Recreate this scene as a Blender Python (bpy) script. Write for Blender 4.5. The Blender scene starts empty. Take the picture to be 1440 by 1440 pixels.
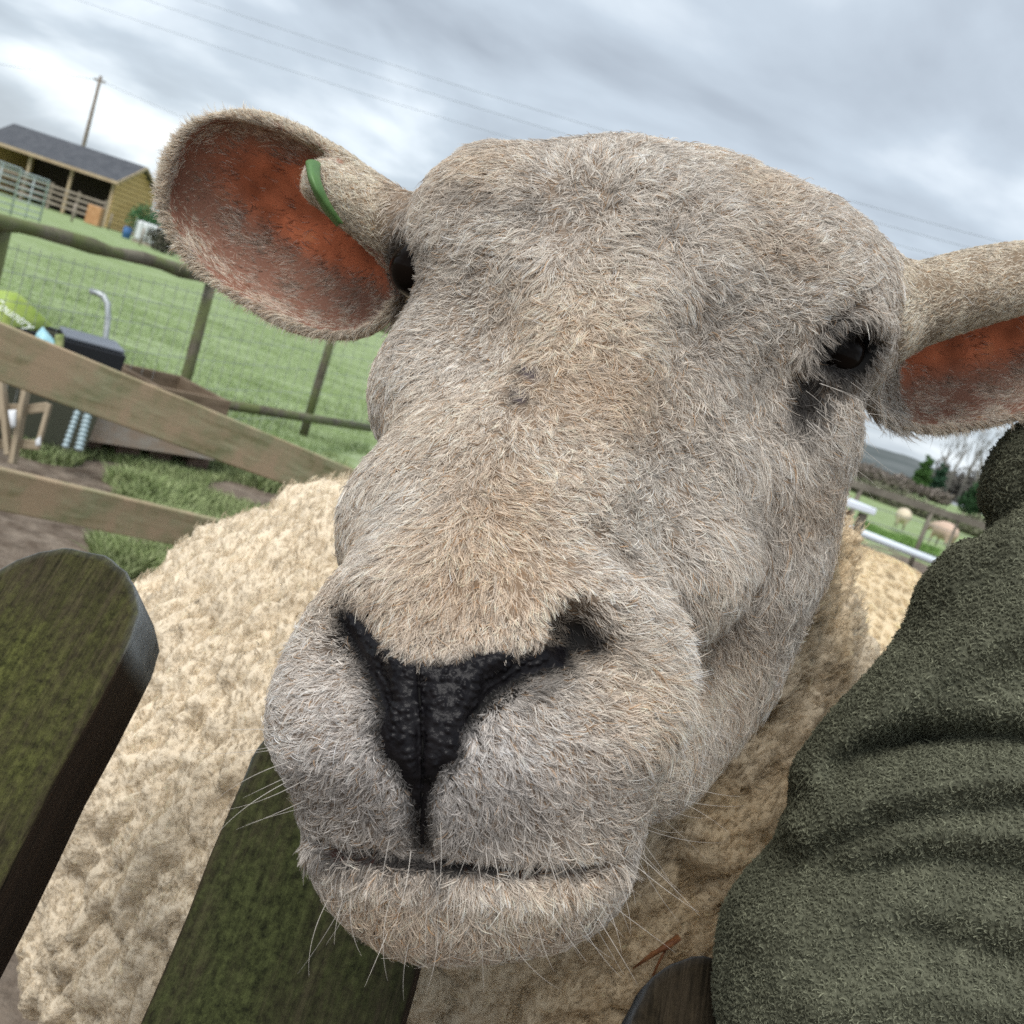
import bpy, math, random
import numpy as np
from mathutils import Matrix, Vector
R_ = math.radians
rng = np.random.default_rng(7)
random.seed(7)
sc = bpy.context.scene
col = sc.collection

# ------------------------------------------------------------------ camera
CAM = np.array((0.0, 0.0, 0.95)); PITCH = R_(8.84); ROLL = R_(18.5)
FW = np.array((0, math.cos(PITCH), -math.sin(PITCH)))
_u = np.array((0, math.sin(PITCH), math.cos(PITCH))); _r = np.array((1.0, 0, 0))
RT = _r * math.cos(ROLL) + _u * math.sin(ROLL)
UP = -_r * math.sin(ROLL) + _u * math.cos(ROLL)
cd = bpy.data.cameras.new('camera'); cam = bpy.data.objects.new('camera', cd); col.objects.link(cam)
cd.sensor_width = 36; cd.lens = 36; cd.clip_start = 0.02; cd.clip_end = 3000
cam.matrix_world = Matrix(((RT[0], UP[0], -FW[0], CAM[0]), (RT[1], UP[1], -FW[1], CAM[1]), (RT[2], UP[2], -FW[2], CAM[2]), (0, 0, 0, 1)))
cd.dof.use_dof = True; cd.dof.focus_distance = 0.315; cd.dof.aperture_fstop = 29.0
sc.camera = cam
sc.view_settings.view_transform = 'Standard'; sc.view_settings.look = 'None'
sc.view_settings.gamma = 1; sc.view_settings.use_curve_mapping = False
sc.view_settings.exposure = 1.2
sc.render.engine = 'CYCLES'
sc.cycles.max_bounces = 6; sc.cycles.diffuse_bounces = 3; sc.cycles.glossy_bounces = 3
sc.cycles.transmission_bounces = 5; sc.cycles.transparent_max_bounces = 8
sc.cycles.use_denoising = False

# ------------------------------------------------------------------ world + sun
SUN_EL, SUN_AZ = R_(57), R_(205)      # soft overcast brightness, behind and above the camera
wd = bpy.data.worlds.new('World'); sc.world = wd; wd.use_nodes = True
nt = wd.node_tree; nt.nodes.clear()
def wn(t, **k):
    n = nt.nodes.new(t)
    for a, b in k.items(): setattr(n, a, b)
    return n
wout = wn('ShaderNodeOutputWorld'); wbg = wn('ShaderNodeBackground')
sky = wn('ShaderNodeTexSky'); sky.sky_type = 'NISHITA'; sky.sun_disc = False
sky.sun_elevation = SUN_EL; sky.sun_rotation = SUN_AZ; sky.air_density = 1.0; sky.dust_density = 2.0
tc = wn('ShaderNodeTexCoord'); sep = wn('ShaderNodeSeparateXYZ'); nt.links.new(tc.outputs['Generated'], sep.inputs[0])
# project the view direction on a flat cloud deck
zc = wn('ShaderNodeMath', operation='ADD'); zc.inputs[1].default_value = 0.22; nt.links.new(sep.outputs[2], zc.inputs[0])
zm = wn('ShaderNodeMath', operation='MAXIMUM'); zm.inputs[1].default_value = 0.06; nt.links.new(zc.outputs[0], zm.inputs[0])
dx = wn('ShaderNodeMath', operation='DIVIDE'); dy = wn('ShaderNodeMath', operation='DIVIDE')
nt.links.new(sep.outputs[0], dx.inputs[0]); nt.links.new(zm.outputs[0], dx.inputs[1])
nt.links.new(sep.outputs[1], dy.inputs[0]); nt.links.new(zm.outputs[0], dy.inputs[1])
cmb = wn('ShaderNodeCombineXYZ'); nt.links.new(dx.outputs[0], cmb.inputs[0]); nt.links.new(dy.outputs[0], cmb.inputs[1])
n1 = wn('ShaderNodeTexNoise'); n1.inputs['Scale'].default_value = 1.15; n1.inputs['Detail'].default_value = 7; n1.inputs['Roughness'].default_value = 0.5; n1.inputs['Distortion'].default_value = 0.35
n2 = wn('ShaderNodeTexNoise'); n2.inputs['Scale'].default_value = 0.45; n2.inputs['Detail'].default_value = 4; n2.inputs['Distortion'].default_value = 0.2
mp = wn('ShaderNodeMapping'); mp.inputs['Location'].default_value = (3.3, 1.7, 0.4)
nt.links.new(cmb.outputs[0], n1.inputs['Vector']); nt.links.new(cmb.outputs[0], mp.inputs[0]); nt.links.new(mp.outputs[0], n2.inputs['Vector'])
r1 = wn('ShaderNodeValToRGB'); e = r1.color_ramp
e.elements[0].position = 0.40; e.elements[0].color = (0.155, 0.172, 0.195, 1)
e.elements[1].position = 0.62; e.elements[1].color = (0.60, 0.635, 0.655, 1)
x = e.elements.new(0.50); x.color = (0.275, 0.31, 0.345, 1)
mixn = wn('ShaderNodeMath', operation='MULTIPLY_ADD'); mixn.inputs[1].default_value = 0.55
hb = wn('ShaderNodeMath', operation='MULTIPLY'); hb.inputs[1].default_value = 0.45
nt.links.new(n2.outputs['Fac'], hb.inputs[0]); nt.links.new(n1.outputs['Fac'], mixn.inputs[0]); nt.links.new(hb.outputs[0], mixn.inputs[2])
nt.links.new(mixn.outputs[0], r1.inputs[0])
skm = wn('ShaderNodeMix', data_type='RGBA'); skm.inputs['Factor'].default_value = 0.90
scl = wn('ShaderNodeVectorMath', operation='SCALE'); scl.inputs['Scale'].default_value = 10.0   # cloud radiance in the sky texture's units
nt.links.new(r1.outputs[0], scl.inputs[0])
nt.links.new(sky.outputs[0], skm.inputs['A']); nt.links.new(scl.outputs[0], skm.inputs['B'])
nt.links.new(skm.outputs['Result'], wbg.inputs[0]); wbg.inputs[1].default_value = 0.1
nt.links.new(wbg.outputs[0], wout.inputs[0])
sl = bpy.data.lights.new('sun', 'SUN'); sl.energy = 1.5; sl.angle = R_(38); sl.color = (1, 0.97, 0.93)
so = bpy.data.objects.new('sun', sl); col.objects.link(so)
sd = Vector((math.sin(SUN_AZ) * math.cos(SUN_EL), math.cos(SUN_AZ) * math.cos(SUN_EL), math.sin(SUN_EL)))
so.rotation_euler = sd.to_track_quat('Z', 'Y').to_euler()

# ------------------------------------------------------------------ helpers
def W(px, py, d):
    return CAM + FW * d + RT * ((px - 720) / 1440 * d) - UP * ((py - 720) / 1440 * d)
def Wd(px, py):                       # ray direction (forward depth 1)
    return FW + RT * ((px - 720) / 1440) - UP * ((py - 720) / 1440)
def WV(dx, dy, dz=0):                 # direction given as right, down, away
    v = RT * dx - UP * dy + FW * dz
    return v / np.linalg.norm(v)
def proj(P):
    q = P - CAM; z = q @ FW; z = np.where(np.abs(z) < 1e-6, 1e-6, z)
    return 720 + 1440 * (q @ RT) / z, 720 - 1440 * (q @ UP) / z, z
def G(px, py, z=0.0):                 # point of the ground seen at a pixel
    d = Wd(px, py); return CAM + d * ((z - CAM[2]) / d[2])
def srgb(r, g, b):
    f = lambda c: (c / 255 / 12.92) if c / 255 <= .04045 else ((c / 255 + .055) / 1.055) ** 2.4
    return (f(r), f(g), f(b))
def tag(o, label=None, cat=None, group=None, kind=None):
    if label: o['label'] = label
    if cat: o['category'] = cat
    if group: o['group'] = group
    if kind: o['kind'] = kind
    return o
def empty(name, loc=(0, 0, 0)):
    o = bpy.data.objects.new(name, None); o.location = Vector([float(c) for c in loc]); o.empty_display_size = .1
    col.objects.link(o); return o
def link(name, me, parent=None, loc=None):
    o = bpy.data.objects.new(name, me); col.objects.link(o)
    if loc is not None: o.location = Vector([float(c) for c in loc])
    if parent is not None:
        o.parent = parent
        if loc is None: o.matrix_parent_inverse = Matrix.Translation(-Vector(parent.location))
    return o
def npmesh(name, V, F, mat=None, smooth=True, cols=None, quads=True):
    me = bpy.data.meshes.new(name); V = np.asarray(V, np.float32); F = np.asarray(F, np.int32)
    k = F.shape[1]; n = len(F)
    me.vertices.add(len(V)); me.vertices.foreach_set('co', V.ravel())
    me.loops.add(n * k); me.loops.foreach_set('vertex_index', F.ravel())
    me.polygons.add(n); me.polygons.foreach_set('loop_start', np.arange(0, n * k, k, dtype=np.int32))
    me.polygons.foreach_set('use_smooth', np.full(n, smooth))
    if cols is not None:
        a = me.attributes.new('pigment', 'FLOAT_COLOR', 'POINT')
        c4 = np.ones((len(V), 4), np.float32); c4[:, :3] = cols; a.data.foreach_set('color', c4.ravel())
    if mat is not None:
        for m in (mat if isinstance(mat, (list, tuple)) else [mat]): me.materials.append(m)
    me.update(calc_edges=True); me.validate()
    return me

# ---- vectorised noise
def _h(ix, iy, iz, s):
    h = (ix * 374761393 + iy * 668265263 + iz * 2147483647 * 3 + s * 1274126177) & 0xffffffff
    h = ((h ^ (h >> 13)) * 1274126177) & 0xffffffff
    h = ((h ^ (h >> 16)) * 2246822519) & 0xffffffff
    return ((h ^ (h >> 15)) & 0xffff) / 65535.0
def noise(P, s=0):
    P = np.asarray(P, np.float64); i = np.floor(P).astype(np.int64); f = P - i; u = f * f * (3 - 2 * f)
    r = 0
    for a in (0, 1):
        for b in (0, 1):
            for c in (0, 1):
                w = (u[:, 0] if a else 1 - u[:, 0]) * (u[:, 1] if b else 1 - u[:, 1]) * (u[:, 2] if c else 1 - u[:, 2])
                r = r + w * _h(i[:, 0] + a, i[:, 1] + b, i[:, 2] + c, s)
    return r * 2 - 1
def fbm(P, o=3, s=0):
    r = 0; a = 1; t = 0
    for k in range(o):
        r = r + a * noise(P * (2.03 ** k), s + k * 17); t += a; a *= .5
    return r / t
def worley(P, s=0):                   # distance to the nearest feature point
    i = np.floor(P).astype(np.int64); f = P - i; best = np.full(len(P), 9.0)
    for a in (-1, 0, 1):
        for b in (-1, 0, 1):
            for c in (-1, 0, 1):
                x, y, z = i[:, 0] + a, i[:, 1] + b, i[:, 2] + c
                d = (a + _h(x, y, z, s) - f[:, 0]) ** 2 + (b + _h(x, y, z, s + 1) - f[:, 1]) ** 2 + (c + _h(x, y, z, s + 2) - f[:, 2]) ** 2
                best = np.minimum(best, d)
    return np.sqrt(best)

# ---- signed distance shapes
class Sph:
    def __init__(s, c, r): s.c = np.asarray(c, float); s.r = r
    def __call__(s, P): return np.linalg.norm(P - s.c, axis=1) - s.r
class Cone:                           # rounded cone between two points
    def __init__(s, a, ra, b, rb): s.a = np.asarray(a, float); s.b = np.asarray(b, float); s.ra = ra; s.rb = rb
    def __call__(s, P):
        ab = s.b - s.a; t = np.clip((P - s.a) @ ab / (ab @ ab), 0, 1)
        return np.linalg.norm(P - s.a - t[:, None] * ab, axis=1) - (s.ra + (s.rb - s.ra) * t)
class Ell:
    def __init__(s, c, axes, rad): s.c = np.asarray(c, float); s.M = np.array(axes); s.r = np.array(rad)
    def __call__(s, P):
        q = (P - s.c) @ s.M.T; k0 = np.linalg.norm(q / s.r, axis=1); k1 = np.linalg.norm(q / s.r ** 2, axis=1)
        return k0 * (k0 - 1) / np.maximum(k1, 1e-9)
def smin(a, b, k):
    h = np.maximum(k - np.abs(a - b), 0) / k
    return np.minimum(a, b) - h * h * k * .25
def smax(a, b, k): return -smin(-a, -b, k)
def S(px, py, df, rp):                # ball whose near side is at depth df and whose radius spans rp pixels
    r = rp * df / (1440 - rp); return Sph(W(px, py, df + r), r)
def polygonise(sdf, lo, hi, h, B=8, pad=0.0):
    lo = np.asarray(lo, float); n = [int(math.ceil((hi[k] - lo[k]) / h / B)) for k in range(3)]
    bi = np.stack(np.meshgrid(*[np.arange(k) for k in n], indexing='ij'), -1).reshape(-1, 3)
    bv = sdf(lo + (bi * B + B / 2) * h).reshape(n)
    near = np.abs(bv) < B * h * .87 * 1.35 + pad
    N = [k * B for k in n]
    rep = lambda a: a.repeat(B, 0).repeat(B, 1).repeat(B, 2)
    V = rep(np.where(bv < 0, -1.0, 1.0).astype(np.float32)); m = rep(near)
    idx = np.argwhere(m); vals = np.empty(len(idx), np.float32)
    for k in range(0, len(idx), 400000): vals[k:k + 400000] = sdf(lo + idx[k:k + 400000] * h)
    V[m] = vals
    ins = V < 0
    c = np.zeros([k - 1 for k in N], np.int8)
    for a in (0, 1):
        for b in (0, 1):
            for d in (0, 1): c += ins[a:N[0] - 1 + a, b:N[1] - 1 + b, d:N[2] - 1 + d]
    act = (c > 0) & (c < 8); cells = np.argwhere(act)
    ids = np.full(act.shape, -1, np.int64); ids[act] = np.arange(len(cells))
    ps = np.zeros((len(cells), 3)); cnt = np.zeros(len(cells))
    cor = [(a, b, d) for a in (0, 1) for b in (0, 1) for d in (0, 1)]
    cv = {q: V[cells[:, 0] + q[0], cells[:, 1] + q[1], cells[:, 2] + q[2]] for q in cor}
    for q in cor:
        for ax in range(3):
            if q[ax]: continue
            q2 = list(q); q2[ax] = 1; q2 = tuple(q2); v0, v1 = cv[q], cv[q2]
            x = (v0 < 0) != (v1 < 0); t = np.where(x, v0 / np.where(x, v0 - v1, 1), 0)
            pt = np.tile(np.array(q, float), (len(cells), 1)); pt[:, ax] = t
            ps += np.where(x[:, None], pt, 0); cnt += x
    P = lo + (cells + ps / cnt[:, None]) * h
    F = []
    for ax in range(3):
        o1, o2 = [(1, 2), (2, 0), (0, 1)][ax]
        sl0 = [slice(0, N[k]) for k in range(3)]; a0 = list(sl0); a1 = list(sl0)
        a0[ax] = slice(0, N[ax] - 1); a1[ax] = slice(1, N[ax])
        s0, s1 = ins[tuple(a0)], ins[tuple(a1)]; e = np.argwhere(s0 != s1)
        e = e[(e[:, o1] > 0) & (e[:, o2] > 0) & (e[:, o1] < N[o1] - 1) & (e[:, o2] < N[o2] - 1)]
        fl = s0[e[:, 0], e[:, 1], e[:, 2]]
        d1 = np.zeros(3, int); d1[o1] = 1; d2 = np.zeros(3, int); d2[o2] = 1
        g = lambda z: ids[z[:, 0], z[:, 1], z[:, 2]]
        q = np.stack([g(e - d1 - d2), g(e - d2), g(e), g(e - d1)], 1)
        q[~fl] = q[~fl][:, ::-1]; F.append(q)
    F = np.concatenate(F); F = F[(F >= 0).all(1)]
    return P, F
def vnormals(P, F):
    n = np.cross(P[F[:, 2]] - P[F[:, 0]], P[F[:, 3]] - P[F[:, 1]]) if F.shape[1] == 4 else np.cross(P[F[:, 1]] - P[F[:, 0]], P[F[:, 2]] - P[F[:, 0]])
    N = np.zeros_like(P)
    for k in range(3):
        acc = np.zeros(len(P))
        for j in range(F.shape[1]): acc += np.bincount(F[:, j], n[:, k], len(P))
        N[:, k] = acc
    return N / np.maximum(np.linalg.norm(N, axis=1, keepdims=True), 1e-12)
def march(sdf, px, py, d0=0.15, d1=1.2, it=90):
    px = np.asarray(px, float); py = np.asarray(py, float)
    D = FW[None] + RT[None] * ((px - 720) / 1440)[:, None] - UP[None] * ((py - 720) / 1440)[:, None]
    ln = np.linalg.norm(D, axis=1); t = np.full(len(px), d0)
    for _ in range(it):
        s = sdf(CAM + D * t[:, None]); t = np.minimum(t + .8 * s / ln, d1 + .5)
    return CAM + D * t[:, None], t
def scatter(P, F, n, w=None):
    T = np.concatenate([F[:, [0, 1, 2]], F[:, [0, 2, 3]]]) if F.shape[1] == 4 else F
    A = np.linalg.norm(np.cross(P[T[:, 1]] - P[T[:, 0]], P[T[:, 2]] - P[T[:, 0]]), axis=1) * .5
    if w is not None: A = A * w[T].mean(1)
    c = np.cumsum(A); k = np.searchsorted(c, rng.random(n) * c[-1]); k = np.minimum(k, len(T) - 1)
    u = rng.random(n); v = rng.random(n); f = u + v > 1; u[f] = 1 - u[f]; v[f] = 1 - v[f]
    B = np.stack([1 - u - v, u, v], 1); return T[k], B
def bary(A, T, B): return (A[T] * B[..., None]).sum(1) if A.ndim == 2 else (A[T] * B).sum(1)
def hair_obj(name, pts, rad, cols, mat, parent):
    """pts (n,k,3), rad (n,k), cols (n,k,3)"""
    n, k, _ = pts.shape
    h = bpy.data.hair_curves.new(name); h.add_curves([k] * n)
    h.attributes['position'].data.foreach_set('vector', pts.astype(np.float32).ravel())
    a = h.attributes.get('radius') or h.attributes.new('radius', 'FLOAT', 'POINT'); a.data.foreach_set('value', rad.astype(np.float32).ravel())
    a = h.attributes.new('pigment', 'FLOAT_COLOR', 'POINT'); c4 = np.ones((n * k, 4), np.float32); c4[:, :3] = cols.reshape(-1, 3)
    a.data.foreach_set('color', c4.ravel()); h.materials.append(mat)
    return link(name, h, parent)
def nrm(v): return v / np.maximum(np.linalg.norm(v, axis=-1, keepdims=True), 1e-12)

# ---- materials
def mat(name, color=(.5, .5, .5), rough=.7, attr=None, scale=None, color2=None, bump=0, bscale=50, spec=.4, metal=0, detail=4, stretch=None, coord='Object', sss=0):
    m = bpy.data.materials.new(name); m.use_nodes = True; t = m.node_tree; b = t.nodes['Principled BSDF']
    b.inputs['Roughness'].default_value = rough; b.inputs['Specular IOR Level'].default_value = spec; b.inputs['Metallic'].default_value = metal
    b.inputs['Base Color'].default_value = (*color, 1)
    if sss: b.inputs['Subsurface Weight'].default_value = sss; b.inputs['Subsurface Radius'].default_value = (.01, .004, .002); b.inputs['Subsurface Scale'].default_value = 1
    tcn = t.nodes.new('ShaderNodeTexCoord'); vec = tcn.outputs[coord]
    if stretch:
        mpn = t.nodes.new('ShaderNodeMapping'); mpn.inputs['Scale'].default_value = stretch; t.links.new(vec, mpn.inputs[0]); vec = mpn.outputs[0]
    src = None
    if attr:
        an = t.nodes.new('ShaderNodeAttribute'); an.attribute_name = attr; src = an.outputs['Color']
    if scale and color2:
        nz = t.nodes.new('ShaderNodeTexNoise'); nz.inputs['Scale'].default_value = scale; nz.inputs['Detail'].default_value = detail; nz.inputs['Roughness'].default_value = .65
        t.links.new(vec, nz.inputs['Vector']); rp = t.nodes.new('ShaderNodeValToRGB')
        rp.color_ramp.elements[0].position = .36; rp.color_ramp.elements[1].position = .64
        rp.color_ramp.elements[0].color = (*color, 1); rp.color_ramp.elements[1].color = (*color2, 1)
        t.links.new(nz.outputs['Fac'], rp.inputs[0])
        if src is None: src = rp.outputs[0]
        else:
            mx = t.nodes.new('ShaderNodeMix'); mx.data_type = 'RGBA'; mx.blend_type = 'MULTIPLY'; mx.inputs['Factor'].default_value = 1
            t.links.new(src, mx.inputs['A']); t.links.new(rp.outputs[0], mx.inputs['B']); src = mx.outputs['Result']
    if src is not None: t.links.new(src, b.inputs['Base Color'])
    if bump:
        bn = t.nodes.new('ShaderNodeTexNoise'); bn.inputs['Scale'].default_value = bscale; bn.inputs['Detail'].default_value = 6; t.links.new(vec, bn.inputs['Vector'])
        bu = t.nodes.new('ShaderNodeBump'); bu.inputs['Strength'].default_value = 1; bu.inputs['Distance'].default_value = bump
        t.links.new(bn.outputs['Fac'], bu.inputs['Height']); t.links.new(bu.outputs[0], b.inputs['Normal'])
    return m
def hairmat(name, rough=.45, spec=.3, trans=.25):
    m = bpy.data.materials.new(name); m.use_nodes = True; t = m.node_tree; b = t.nodes['Principled BSDF']
    an = t.nodes.new('ShaderNodeAttribute'); an.attribute_name = 'pigment'
    t.links.new(an.outputs['Color'], b.inputs['Base Color']); b.inputs['Roughness'].default_value = rough; b.inputs['Specular IOR Level'].default_value = spec
    tr = t.nodes.new('ShaderNodeBsdfTranslucent'); t.links.new(an.outputs['Color'], tr.inputs[0])
    mx = t.nodes.new('ShaderNodeMixShader'); mx.inputs[0].default_value = trans
    t.links.new(b.outputs[0], mx.inputs[1]); t.links.new(tr.outputs[0], mx.inputs[2]); t.links.new(mx.outputs[0], t.nodes['Material Output'].inputs[0])
    return m
# ================================================================== SHEEP (main subject)
head_prims = [S(885, 425, .325, 200), S(735, 375, .340, 150), S(690, 330, .352, 100), S(860, 335, .350, 118), S(1000, 360, .350, 128), S(1100, 425, .348, 142),
    S(845, 600, .308, 225), S(745, 750, .285, 205), S(652, 560, .335, 132), S(612, 760, .298, 135), S(1050, 600, .352, 150),
    S(1005, 765, .352, 146), S(945, 905, .36, 148), Cone(W(1110,420,.385),.029,W(1212,444,.388),.020), Cone(W(1040,740,.41),.034,W(915,1010,.41),.026), S(860, 1010, .34, 150), S(665, 870, .262, 155),
    S(505, 1005, .262, 125), S(765, 1020, .256, 165), S(625, 1030, .248, 160), S(640, 1200, .262, 134), S(565, 1168, .270, 124), S(762, 1183, .268, 130),
    S(955, 800, .318, 92), S(835, 930, .262, 118), S(560, 905, .268, 105)]
class Shell:                          # open cup: a shell of a super-ellipsoid cut by a plane across its opening
    def __init__(s, c, A, B, Cc, rad, th, cut=0.0, p=2.4):
        s.c = c; A = nrm(A); Cc = nrm(Cc - A * (Cc @ A)); B = np.cross(Cc, A); s.M = np.array([A, B, Cc]); s.r = np.array(rad); s.th = th; s.cut = cut; s.p = p
    def raw(s, P):
        q = (P - s.c) @ s.M.T; a = np.abs(q / s.r) + 1e-6; Sx = (a ** s.p).sum(1); k = Sx ** (1 / s.p)
        g = np.linalg.norm(Sx[:, None] ** (1 / s.p - 1) * a ** (s.p - 1) / s.r, axis=1)
        return (k - 1) / np.maximum(g, .3 / s.r.max()), q
    def __call__(s, P):
        f, q = s.raw(P); return smax(np.abs(f) - s.th, q[:, 2] - s.cut, .003)
earL = Shell(W(402, 318, .405), WV(-.86, -.50, .10), None, WV(.10, .42, -.90), (.054, .0345, .021), .0022, .003)
earR = Shell(W(1405, 480, .405), WV(.96, -.20, .05), None, WV(-.05, .55, -.80), (.054, .036, .026), .0024, .003)
foldL = [Cone(W(462, 262, .388), .0095, W(585, 335, .392), .015)]
foldR = [Cone(W(1240, 440, .392), .017, W(1440, 395, .385), .012)]
eyeR_p = None
def head_base(P):
    d = head_prims[0](P)
    for q in head_prims[1:]: d = smin(d, q(P), .020)
    return d
def hsurf(px, py):
    p, t = march(head_base, [px], [py]); return p[0]
groove = []
def path(pts, r, off=0.0):
    Q = []
    for (x, y) in pts:
        p = hsurf(x, y); Q.append(p + off * Wd(x, y))
    for a, b, ra, rb in zip(Q[:-1], Q[1:], r[:-1], r[1:]): groove.append(Cone(a, ra, b, rb))
path([(490, 855), (504, 895), (524, 945), (543, 985)], [.0022, .0042, .0036, .0022], .0005)                 # left nostril slit
path([(818, 900), (790, 925), (740, 938), (700, 965), (668, 1005)], [.0075, .0052, .0030, .0030, .0020], .001)  # right nostril
path([(806, 886), (834, 900)], [.0085, .0070], .007)
path([(592, 960), (592, 1040), (592, 1110), (590, 1185)], [.0008, .0010, .0020, .0026], .0002)      # philtrum
path([(425, 1168), (470, 1192), (530, 1205), (590, 1203), (650, 1215), (740, 1228), (820, 1222), (890, 1195)], [.0010, .0016, .0020, .0023, .0023, .0020, .0016, .0010], .0006)  # mouth
EYE_S = hsurf(1190, 486); EYE_R = EYE_S + FW * .0150; EYE_L = W(588, 380, .372)
sock = [Sph(EYE_S + FW * .005, .0128), Sph(EYE_L + WV(-1, 0, 0) * .004, .011)]
lids = []
for pts_, r_ in (([(1142, 494), (1160, 470), (1190, 450), (1222, 438), (1240, 452)], .0050), ([(1148, 515), (1175, 530), (1205, 522), (1232, 495)], .0034)):
    Q_ = [hsurf(x, y) + FW * .0042 for x, y in pts_]
    for a_, b_q in zip(Q_[:-1], Q_[1:]): lids.append(Cone(a_, r_, b_q, r_))
dents = []
for (x, y, r_, dp) in ((1035, 490, .026, .0050), (1040, 640, .034, .0025), (1120, 560, .018, .004), (640, 450, .020, .0035), (905, 905, .016, .0030), (455, 880, .012, .002), (960, 300, .02, .002), (790, 280, .014, .002)):
    dents.append(Sph(hsurf(x, y) - FW * (r_ - dp), r_))
creases = []
def crease(pts, r, off):
    Q = [hsurf(x, y) + off * Wd(x, y) for x, y in pts]
    for a, b in zip(Q[:-1], Q[1:]): creases.append(Cone(a, r, b, r))
crease([(850, 752), (900, 800), (935, 850)], .0012, -.0012)
crease([(890, 720), (945, 765), (985, 830)], .0012, -.0012)
warts = [Sph(hsurf(745, 524) + FW * .0022, .0040), Sph(hsurf(757, 530) + FW * .0026, .0036), Sph(hsurf(730, 556) + FW * .0022, .0034)]
def head_sdf(P):
    d = head_base(P)
    for q in creases: d = smax(d, -q(P), .010)
    for q in dents: d = smax(d, -q(P), .016)
    for q in sock: d = smax(d, -q(P), .008)
    for q in groove: d = smax(d, -q(P), .0035)
    for q in lids: d = smin(d, q(P), .003)
    eL = earL(P)
    for q in foldL: eL = smin(eL, q(P), .008)
    eR = earR(P)
    for q in foldR: eR = smin(eR, q(P), .008)
    d = smin(d, eL, .010); d = smin(d, eR, .010)
    # soft dents and lumps under the coat
    return d + .0012 * fbm(P * 38, 2, 5)

wb = [Cone(W(930, 560, .47), .072, W(830, 900, .60), .115), Sph(W(640, 1205, .80), .285), Sph(W(810, 1130, .74), .205), Cone(W(1005, 800, .60), .074, W(960, 1100, .64), .12),
      Sph(W(440, 1100, .80), .20)]
_c = W(640, 1205, .80); _e = np.array((_c[0] + .22, 1.42, .56)); wb.append(Cone(_c, .26, _e, .245))
for sx in (-.11, .13):
    for y0 in (_c[1] + .02, _e[1]):
        cx = (_c[0] if y0 < 1 else _e[0]) + sx
        wb.append(Cone((cx, y0, .38), .07, (cx + .01, y0, .02), .026))
def wool_sdf(P):
    d = wb[0](P)
    for q in wb[1:]: d = smin(d, q(P), .05)
    return d + .010 * fbm(P * 9, 2, 40)

def bounds(sd_pts, m): return np.min(sd_pts, 0) - m, np.max(sd_pts, 0) + m
_pts = np.array([W(x, y, z) for x in (215, 1500) for y in (160, 1370) for z in (.26, .47)] + [W(600, 1000, .235)])
hl, hh_ = bounds(np.array([q.c - q.r for q in head_prims if hasattr(q, "c")] + [q.c + q.r for q in head_prims if hasattr(q, "c")] + [earL.c - .062, earL.c + .062, earR.c - .066, earR.c + .066]), .008)
HP, HF = polygonise(head_sdf, hl, hh_, .0017)
HN = vnormals(HP, HF)
wl, wh = (_c[0] - .45, .36, 0.0), (_e[0] + .45, 1.75, 1.0)
BP, BF = polygonise(wool_sdf, wl, wh, .0035)
BN = vnormals(BP, BF)
# wool relief: deep crimped locks with cracks between
WDIR = nrm(RT * .62 + UP * .62 + .2 * FW)             # the way the crimped locks run
_w2 = nrm(np.cross(WDIR, FW)); _w3 = np.cross(WDIR, _w2); WM = np.array([WDIR * .30, _w2, _w3])
def wool_disp(P):
    Q = P + .012 * np.stack([noise(P * 30, s) for s in (1, 2, 3)], 1) + .004 * np.stack([noise(P * 90, s) for s in (6, 7, 8)], 1)
    Q = Q @ WM.T
    rg = lambda q, o, s: np.sqrt(np.abs(fbm(q, o, s)) * 2.2 + .002)          # rounded locks, sharp creases between
    return .007 * (rg(P * 13, 2, 11) - .6) + .0135 * (rg(Q * 38, 2, 29) - .6) + .0070 * (rg(Q * 110, 1, 23) - .6) + .0022 * (rg(Q * 230, 1, 33) - .6)

# ---- masks painted on the animal: pigment, hair length and lie of the coat
def blob(px, py, cx, cy, rx, ry, ang=0, soft=1.0):
    c, s_ = math.cos(R_(ang)), math.sin(R_(ang)); u = ((px - cx) * c + (py - cy) * s_) / rx; v = (-(px - cx) * s_ + (py - cy) * c) / ry
    return np.clip((1 + soft * .5 - np.sqrt(u * u + v * v)) / soft, 0, 1)
NOSE = np.array([(487, 862), (504, 874), (527, 898), (551, 921), (571, 937), (592, 936), (615, 938), (644, 936), (667, 924), (702, 920), (731, 919), (765, 912), (792, 914), (790, 932), (761, 938), (720, 952), (682, 976), (661, 1003),
    (640, 1026), (644, 1047), (637, 1066), (618, 1076), (607, 1094), (600, 1120), (598, 1186), (592, 1190), (588, 1176), (587, 1141), (582, 1112), (566, 1076), (546, 1058), (540, 1030), (548, 1010), (546, 995), (536, 968), (522, 936), (504, 900), (491, 880)], float)
def polydist(px, py, poly):           # negative inside
    d = np.full(len(px), 1e9); ins = np.zeros(len(px), bool); n = len(poly)
    for i in range(n):
        a, b = poly[i], poly[(i + 1) % n]; ab = b - a
        t = np.clip(((px - a[0]) * ab[0] + (py - a[1]) * ab[1]) / (ab @ ab), 0, 1)
        d = np.minimum(d, np.hypot(px - a[0] - t * ab[0], py - a[1] - t * ab[1]))
        c = (a[1] > py) != (b[1] > py)
        ins ^= c & (px < (b[0] - a[0]) * (py - a[1]) / (b[1] - a[1] + 1e-12) + a[0])
    return np.where(ins, -d, d)
def lerp(a, b, t): return a + (b - a) * t[:, None]
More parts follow.
